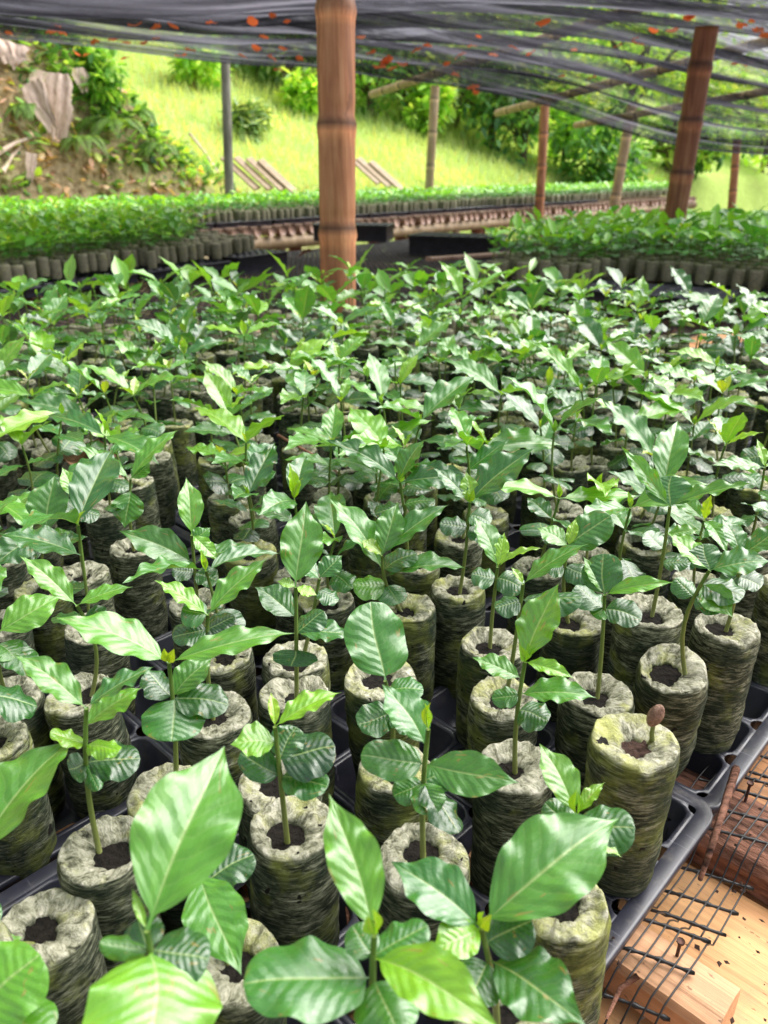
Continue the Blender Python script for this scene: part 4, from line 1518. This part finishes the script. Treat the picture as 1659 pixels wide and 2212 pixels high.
# grass blades on the bright slope
rg = random.Random(41)
mb = MB()
N = 26000
V, F, C, U = [], [], [], []
k = 0
while k < N:
    px, py = rg.uniform(380, 1700), rg.uniform(130, 405)
    d = 6.9 + rg.random() ** 1.4 * 9
    s = rg.uniform(3.5, 19)
    p = FU * s + FV * d
    q = proj(Vector((p.x, p.y, hill_z(p.x, p.y))))
    if not (-40 < q[0] < 1720):
        k += 1
        continue
    if s - .25 * (d - 7) < 5.4 and rg.random() < .75:
        k += 1
        continue
    h = rg.uniform(.06, .2)
    w = rg.uniform(.006, .013)
    a = rg.uniform(0, 6.28)
    z = hill_z(p.x, p.y)
    bx, by = math.cos(a) * w, math.sin(a) * w
    lx, ly = rg.gauss(0, .06), rg.gauss(0, .06)
    b0 = len(V)
    V += [(p.x - bx, p.y - by, z - .01), (p.x + bx, p.y + by, z - .01), (p.x + bx * .6 + lx * .5, p.y + by * .6 + ly * .5, z + h * .65), (p.x - bx * .6 + lx * .5, p.y - by * .6 + ly * .5, z + h * .65), (p.x + lx * 1.6, p.y + ly * 1.6, z + h)]
    F += [[b0, b0 + 1, b0 + 2, b0 + 3], [b0 + 3, b0 + 2, b0 + 4, b0 + 4]]
    c = max(0, min(1, .5 + 1.3 * noise.noise(Vector((p.x * .9, p.y * .9, 0))) + rg.gauss(0, .25)))
    h *= .6 + .8 * max(0, .5 + noise.noise(Vector((p.x * 1.4, p.y * 1.4, 7))))
    V[-1] = (p.x + lx * 1.6, p.y + ly * 1.6, z + h)
    if rg.random() < .06:
        C += [(.6, .5, .3)] * 5
        k += 1
        continue
    C += [(.5 + .22 * c, .66 + .16 * c, .36 + .08 * c)] * 5
    k += 1
mb.add(V, F, None, np.array(C))
o = mb.build('grass', WILD)
tag(o, 'bright green grass covering the sunny slope', None, None, 'stuff')


# ------------------------------------------------------------------ shrubs, ferns, trees
def leaf_cards(mb, centres, size, rgen, cols, droop=.3, ratio=.42):
    V, F, C = [], [], []
    for (c, n) in centres:
        L = size * rgen.uniform(.6, 1.3)
        a = rgen.uniform(0, 6.28)
        e = rgen.gauss(-droop, .5)
        x = Vector((math.cos(a) * math.cos(e), math.sin(a) * math.cos(e), math.sin(e)))
        x = (x + n * .6).normalized()
        y = x.cross(Vector((rgen.gauss(0, .3), rgen.gauss(0, .3), 1))).normalized() * (L * ratio * .5)
        up = y.cross(x).normalized()
        b0 = len(V)
        V += [c, c + x * L * .35 + y + up * L * .04, c + x * L, c + x * L * .35 - y + up * L * .04, c + x * L * .75 + y * .7, c + x * L * .75 - y * .7]
        F += [[b0, b0 + 1, b0 + 3, b0 + 3], [b0 + 1, b0 + 4, b0 + 5, b0 + 3], [b0 + 4, b0 + 2, b0 + 5, b0 + 5]]
        col = rgen.choice(cols)
        k = rgen.uniform(1.0, 1.9)
        C += [(col[0] * k, col[1] * k, col[2] * k)] * 6
    mb.add(V, F, None, np.array(C))


TRUNK = simple('rough trunk', (.05, .035, .025), (.2, .15, .11), 20, .9, 1.0, (1, 1, .2))


def shrub(name, base, w, h, nleaf, lsize, cols, label, cat, seed, trunk_h=.25, group=None, clumps=9):
    rgen = random.Random(seed)
    root = empty(name, base)
    tag(root, label, cat, group)
    cl = []
    for k in range(clumps):
        a = rgen.uniform(0, 6.28)
        rr = w * .5 * rgen.uniform(.15, .75)
        cl.append((Vector((math.cos(a) * rr, math.sin(a) * rr, h * rgen.uniform(.25, .85))), w * rgen.uniform(.16, .3)))
    mb = MB()
    ct = []
    for k in range(nleaf):
        c, r = rgen.choice(cl)
        n = Vector((rgen.gauss(0, 1), rgen.gauss(0, 1), rgen.gauss(0, 1))).normalized()
        p = c + n * r * rgen.uniform(.55, 1.1)
        p.z = max(.02, p.z)
        ct.append((p, n))
    leaf_cards(mb, ct, lsize, rgen, cols)
    mb.build('crown', WILD, root)
    mb = MB()
    tube([Vector((0, 0, -.1)), Vector((0, 0, h * .3)), Vector((.02 * w, 0, h * .55))], [.03 * w + .01, .022 * w + .01, .01 * w + .004], 7, mb)
    for c, r in cl[:6]:
        tube([Vector((0, 0, h * .2)), Vector((c.x * .5, c.y * .5, h * .2 + (c.z - h * .2) * .6)), c], [.014 * w + .004, .01 * w + .003, .003 * w + .002], 5, mb)
    mb.build('trunk', TRUNK, root)
    return root


GREEN_D = [(.06, .16, .05), (.09, .22, .06), (.045, .13, .05), (.15, .3, .08)]
GREEN_M = [(.14, .3, .07), (.2, .4, .09), (.09, .22, .06), (.34, .5, .14)]
GREEN_B = [(.28, .48, .09), (.38, .58, .12), (.2, .38, .09), (.45, .55, .17)]
GREEN_G = [(.2, .3, .17), (.3, .4, .24), (.12, .22, .12), (.45, .52, .32)]

b = at_y(1290, 388, 15.2)
b.z = hill_z(b.x, b.y)
vine = shrub('vine_bush', b, 1.9, 2.15, 2200, .2, [(.07, .2, .05), (.11, .27, .06), (.16, .34, .08), (.05, .14, .04)], 'dark green bush wrapped in broad vine leaves behind the pale post', 'bush', 8, clumps=14)
sp = [(620, 205, 1.3, .9, GREEN_G, 'grey green coffee shrub high on the slope left of the thick post'),
      (800, 255, 1.2, .9, GREEN_M, 'shrub on the slope just right of the thick post'),
      (880, 265, 1.3, 1.0, GREEN_G, 'shrub between the thick post and the slim grey post'),
      (985, 275, 1.2, .95, GREEN_M, 'shrub right of the slim grey post at the grass top'),
      (1060, 320, 1.3, 1.0, GREEN_G, 'pale grey leafed shrub left of the slim reddish post'),
      (1130, 360, 1.1, .9, GREEN_D, 'dark shrub at the foot of the slim reddish post'),
      (1215, 372, .9, .8, GREEN_B, 'light green shrub left of the vine bush'),
      (1440, 372, 1.2, .9, GREEN_B, 'yellow green shrub right of the vine bush'),
      (1490, 382, .9, .55, GREEN_D, 'low dark plant behind the leaning red post'),
      (1650, 372, 1.5, 1.1, GREEN_B, 'bright shrub at the far right edge'),
      (420, 190, .6, .5, GREEN_B, 'bright leafy plant on top of the left bank'),
      (215, 235, .5, .5, GREEN_M, 'broad leafed weed on the left bank beside the dry leaf'),
      (1150, 262, 1.5, 1.2, GREEN_M, 'shrub high behind the slim reddish post'),
      (1360, 300, 2.0, 1.6, GREEN_B, 'large light shrub high behind the pale post'),
      (560, 175, .7, .6, GREEN_M, 'small shrub on the slope just right of the grey pole top'),
      (655, 245, .45, .35, GREEN_B, 'low weed clump on the open grass left of the thick post'),
      (545, 300, .4, .3, GREEN_G, 'weed tuft in the grass right of the grey pole'),
      (850, 215, 1.0, .8, GREEN_G, 'pale shrub near the short pole end under the net'),
      (930, 300, .6, .5, GREEN_B, 'bright bush at the foot of the slim grey post'),
      (1010, 240, 1.2, 1.0, GREEN_G, 'pale bush under the net hem right of the slim grey post'),
      (1090, 285, 1.1, .9, GREEN_B, 'bright bush under the pole end left of the vine bush'),
      (700, 190, 1.3, 1.0, GREEN_D, 'dark shrub hidden behind the thick post')]
for k, (px, py, w, h, cols, lab) in enumerate(sp):
    p = hit_hill(px, py)
    sc = max(1.0, p.y / 8.5)
    shrub('hillside_shrub', p, w * sc, h * sc, 900, .11 * sc, cols, lab, 'shrub', 60 + k)

# tall trees behind, seen through the net
for k in range(26):
    s = 5 + 40 * (k / 25) ** 1.1 + rg.uniform(-.8, .8)
    d = rg.uniform(16, 24)
    p = FU * s + FV * d
    p.z = hill_z(p.x, p.y)
    q = proj(p)
    if q[0] < -150 or q[0] > 1900:
        continue
    w = rg.uniform(3.5, 5.5)
    h = rg.uniform(6, 10)
    shrub('forest_tree', p, w, h, 1500, .5, rg.choice([GREEN_D, GREEN_M, GREEN_B, GREEN_G]), 'tall forest tree behind the shade net', 'tree', 300 + k, group='forest trees beyond the slope', clumps=16)
# understorey that reads as one mass
mb = MB()
ct = []
for k in range(9000):
    s, d = rg.uniform(4, 40), rg.uniform(13, 20)
    p = FU * s + FV * d
    q = proj(Vector((p.x, p.y, 3)))
    if -100 < q[0] < 1750:
        p.z = hill_z(p.x, p.y) + abs(rg.gauss(0, 1.2)) * (.6 + .5 * noise.noise(p * .4))
        ct.append((p.copy(), Vector((0, 0, 1))))
leaf_cards(mb, ct, .42, rg, GREEN_D + GREEN_M + GREEN_B + GREEN_G)
o = mb.build('undergrowth', WILD)
tag(o, 'dense dark undergrowth on the upper slope', None, None, 'stuff')

# bank plants: tangled weeds and litter
mb, lb = MB(), MB()
ct, lt = [], []
for k in range(26000):
    s, d = rg.uniform(-1, 6.1), 6.45 + rg.random() * 2.2
    p = FU * s + FV * d
    q = proj(Vector((p.x, p.y, hill_z(p.x, p.y))))
    if not (-40 < q[0] < 720 and q[1] < 420):
        continue
    z = hill_z(p.x, p.y) + rg.uniform(0, .06)
    m = noise.noise(Vector((p.x * 1.6, p.y * 1.6, z * 1.6)))
    if m > rg.gauss(-.16, .18):
        ct.append((Vector((p.x, p.y, z)), Vector((.2, -.6, .5))))
    elif rg.random() < .4:
        lt.append((Vector((p.x, p.y, z)), Vector((.2, -.6, .1))))
leaf_cards(mb, ct, .12, rg, GREEN_M + GREEN_B + GREEN_D + [(.28, .36, .1)], .1, .5)
o = mb.build('bank_weeds', WILD)
tag(o, 'tangled small weeds covering the steep left bank', None, None, 'stuff')
leaf_cards(lb, lt, .11, rg, [(.45, .33, .22), (.34, .22, .14), (.55, .44, .32), (.22, .13, .09), (.5, .33, .28)], .4, .4)
o = lb.build('leaf_litter', WILD)
tag(o, 'dry leaf litter strewn over the left bank', None, None, 'stuff')


def fern(base, size, n, label, seed):
    rgen = random.Random(seed)
    root = empty('fern', base)
    tag(root, label, 'fern')
    for k in range(n):
        mb = MB()
        a = rgen.uniform(-2.6, -.5)
        out = Vector((math.cos(a), math.sin(a), 0))
        L = size * rgen.uniform(.7, 1.1)
        pts = [out * (L * .75 * t_) + Vector((0, 0, L * (.75 * t_ - .95 * t_ * t_))) for t_ in np.linspace(0, 1, 20)]
        tube(pts, .004, 4, mb, (.12, .2, .05), cap=False)
        side = Vector((-out.y, out.x, 0))
        V, F, C = [], [], []
        for i in range(2, 20):
            w = L * .2 * math.sin(math.pi * (i / 19) ** .7) + .01
            t_ = (pts[min(i + 1, 19)] - pts[i - 1]).normalized()
            for sg in (-1, 1):
                d = (side * sg + t_ * .5 - Vector((0, 0, .15))).normalized()
                b0 = len(V)
                V += [pts[i] - t_ * .008, pts[i] + d * w * .6 - t_ * .011, pts[i] + d * w, pts[i] + d * w * .6 + t_ * .012]
                F += [[b0, b0 + 1, b0 + 2, b0 + 3]]
                c = rgen.uniform(.7, 1.2)
                C += [(.24 * c, .42 * c, .1 * c)] * 4
        mb.add(V, F, None, np.array(C))
        mb.build('frond', WILD, root)


def bank(px, py):
    return hit_hill(px, py) + Vector((.02, -.06, .03))


fern(bank(250, 285), .62, 9, 'largest fern arching over the left bank', 1)
fern(bank(175, 320), .45, 7, 'smaller fern low on the left bank beside the largest one', 2)
fern(bank(345, 330), .45, 7, 'yellowing fern near the right end of the bank', 3)
fern(bank(300, 260), .35, 6, 'small fern above the largest fern on the bank', 4)
fern(bank(60, 250), .35, 6, 'small fern on the bank below the hanging dry leaf', 5)

# big dry leaves hanging on the bank
def dry_sheet(px, py, w, h, rot, label, seed):
    p = hit_hill(px, py) + Vector((.05, -.16, .05))
    w, h = w * .82, h * .85
    n, m = 22, 18
    V = []
    for i in range(n + 1):
        for j in range(m + 1):
            x, z = (j / m - .5) * w, -(i / n) * h
            taper = 1 - .55 * (i / n) ** 2
            y = .025 * w * math.sin(j * 1.3 + seed + i * .2) + .12 * w * noise.noise(Vector((x * 9 / w * .4, z * 3, seed))) - .25 * (j / m - .5) ** 2 * w
            edge_ = .12 * h * noise.noise(Vector((j * .6, seed, 0))) if i == n else 0
            ox = .16 * w * noise.noise(Vector((j / m * 1.5 + seed, i / n * 2.6, 5))) + .05 * w * noise.noise(Vector((seed, i * .8, j * .3)))
            lobe = -.3 * h * (i / n) * abs(math.sin(math.pi * (j / m) * 1.6 + seed))
            V.append((x * taper + .25 * w * (i / n) + ox, y - .12 * w * math.sin(i / n * 2.5), z + edge_ + lobe))
    mb = MB()
    mb.add(V, grid_faces(n + 1, m + 1))
    o = mb.build('dry_leaf', TAN)
    o.location = p
    o.rotation_euler = (-.35, rot, .1)
    tag(o, label, 'dry leaf')


dry_sheet(118, 175, .42, .5, .15, 'large pale dry leaf draped down the left bank', 1)
dry_sheet(72, 195, .26, .42, -.35, 'folded pale dry leaf left of the large one', 2)
dry_sheet(120, 260, .12, .22, .1, 'narrow dry leaf tip hanging under the large one', 3)
dry_sheet(172, 165, .16, .2, -.1, 'small curled dry leaf right of the large one', 4)
dry_sheet(30, 110, .34, .2, .3, 'pale dry leaf on the top left corner of the bank', 5)
dry_sheet(210, 132, .25, .16, -.4, 'dry leaf on the bank top just under the net', 6)
dry_sheet(75, 345, .12, .22, .2, 'pinkish dry leaf at the foot of the left bank', 7)
# sticks on the bank
for k, (a, b_, lab) in enumerate((((0, 352), (92, 308), 'long pale stick lying low on the left bank'), ((415, 300), (478, 385), 'brown stick leaning down the bank beside the grey pole'), ((20, 385), (60, 330), 'short stick at the foot of the left bank'))):
    p, q = hit_hill(*a) + Vector((.0, -.1, .05)), hit_hill(*b_) + Vector((.0, -.1, .05))
    o = tube([p, p.lerp(q, .5) + Vector((0, 0, .02)), q], [.02, .016, .01], 7).build('stick', TAN)
    tag(o, lab, 'stick')
# split bamboo boards leaning on the slope
for k, (px, py, lab) in enumerate(((520, 388, 'first pale split board right of the grey pole'), (548, 388, 'second pale split board right of the grey pole'), (575, 390, 'third pale split board right of the grey pole'), (600, 394, 'last pale split board of the row right of the grey pole'), (785, 378, 'longest pale board beside the thick post'), (808, 385, 'middle pale board beside the thick post'), (835, 392, 'lowest pale board beside the thick post'))):
    p = at_y(px, py, 8.5 if px < 700 else 9.5)
    mb = MB()
    box(mb, 0, 0, 0, .5, .085, .02, None, .004)
    o = mb.build('split_board', BAMBOO_PALE, smooth=False)
    o.location = p + Vector((0, 0, .06))
    o.rotation_euler = (.35, .62, -.5)
    tag(o, lab, 'board')

# ------------------------------------------------------------------ light, sky, camera
EL, AZ = math.radians(50), math.radians(62)       # azimuth clockwise from +Y: the light comes from the right
w = bpy.data.worlds.new('World')
scene.world = w
w.use_nodes = True
nt = w.node_tree
nt.nodes.clear()
sky = nt.nodes.new('ShaderNodeTexSky')
sky.sky_type = 'NISHITA'
sky.sun_disc = False
sky.sun_elevation = EL
sky.sun_rotation = AZ
sky.air_density = 1.0
sky.dust_density = 4.0
hs = nt.nodes.new('ShaderNodeHueSaturation')
hs.inputs['Saturation'].default_value = .3
hs.inputs['Value'].default_value = 1.5
bg = nt.nodes.new('ShaderNodeBackground')
bg.inputs['Strength'].default_value = .15
out = nt.nodes.new('ShaderNodeOutputWorld')
nt.links.new(sky.outputs[0], hs.inputs['Color'])
nt.links.new(hs.outputs[0], bg.inputs[0])
nt.links.new(bg.outputs[0], out.inputs[0])

sun = bpy.data.lights.new('sun', 'SUN')
sun.energy = 5.0
sun.angle = math.radians(70)
sun.color = (1, .97, .92)
so = bpy.data.objects.new('sun', sun)
link(so)
dirv = Vector((math.sin(AZ) * math.cos(EL), math.cos(AZ) * math.cos(EL), math.sin(EL)))
so.rotation_euler = dirv.to_track_quat('Z', 'Y').to_euler()
so.location = (6, 3, 8)

cam = bpy.data.cameras.new('camera')
cam.sensor_width = 36
cam.lens = 36 * FP / 2212
cam.clip_start = .02
cam.clip_end = 600
cam.dof.use_dof = True
cam.dof.focus_distance = .55
cam.dof.aperture_fstop = 11.0
co = bpy.data.objects.new('camera', cam)
link(co)
co.location = CAM
co.rotation_euler = (math.pi / 2 - PITCH, 0, 0)
scene.camera = co
scene.view_settings.view_transform = 'Standard'
scene.view_settings.look = 'None'
scene.view_settings.exposure = 0
scene.cycles.use_denoising = True
scene.cycles.transparent_max_bounces = 24
scene.cycles.max_bounces = 8
scene.cycles.sample_clamp_indirect = 6
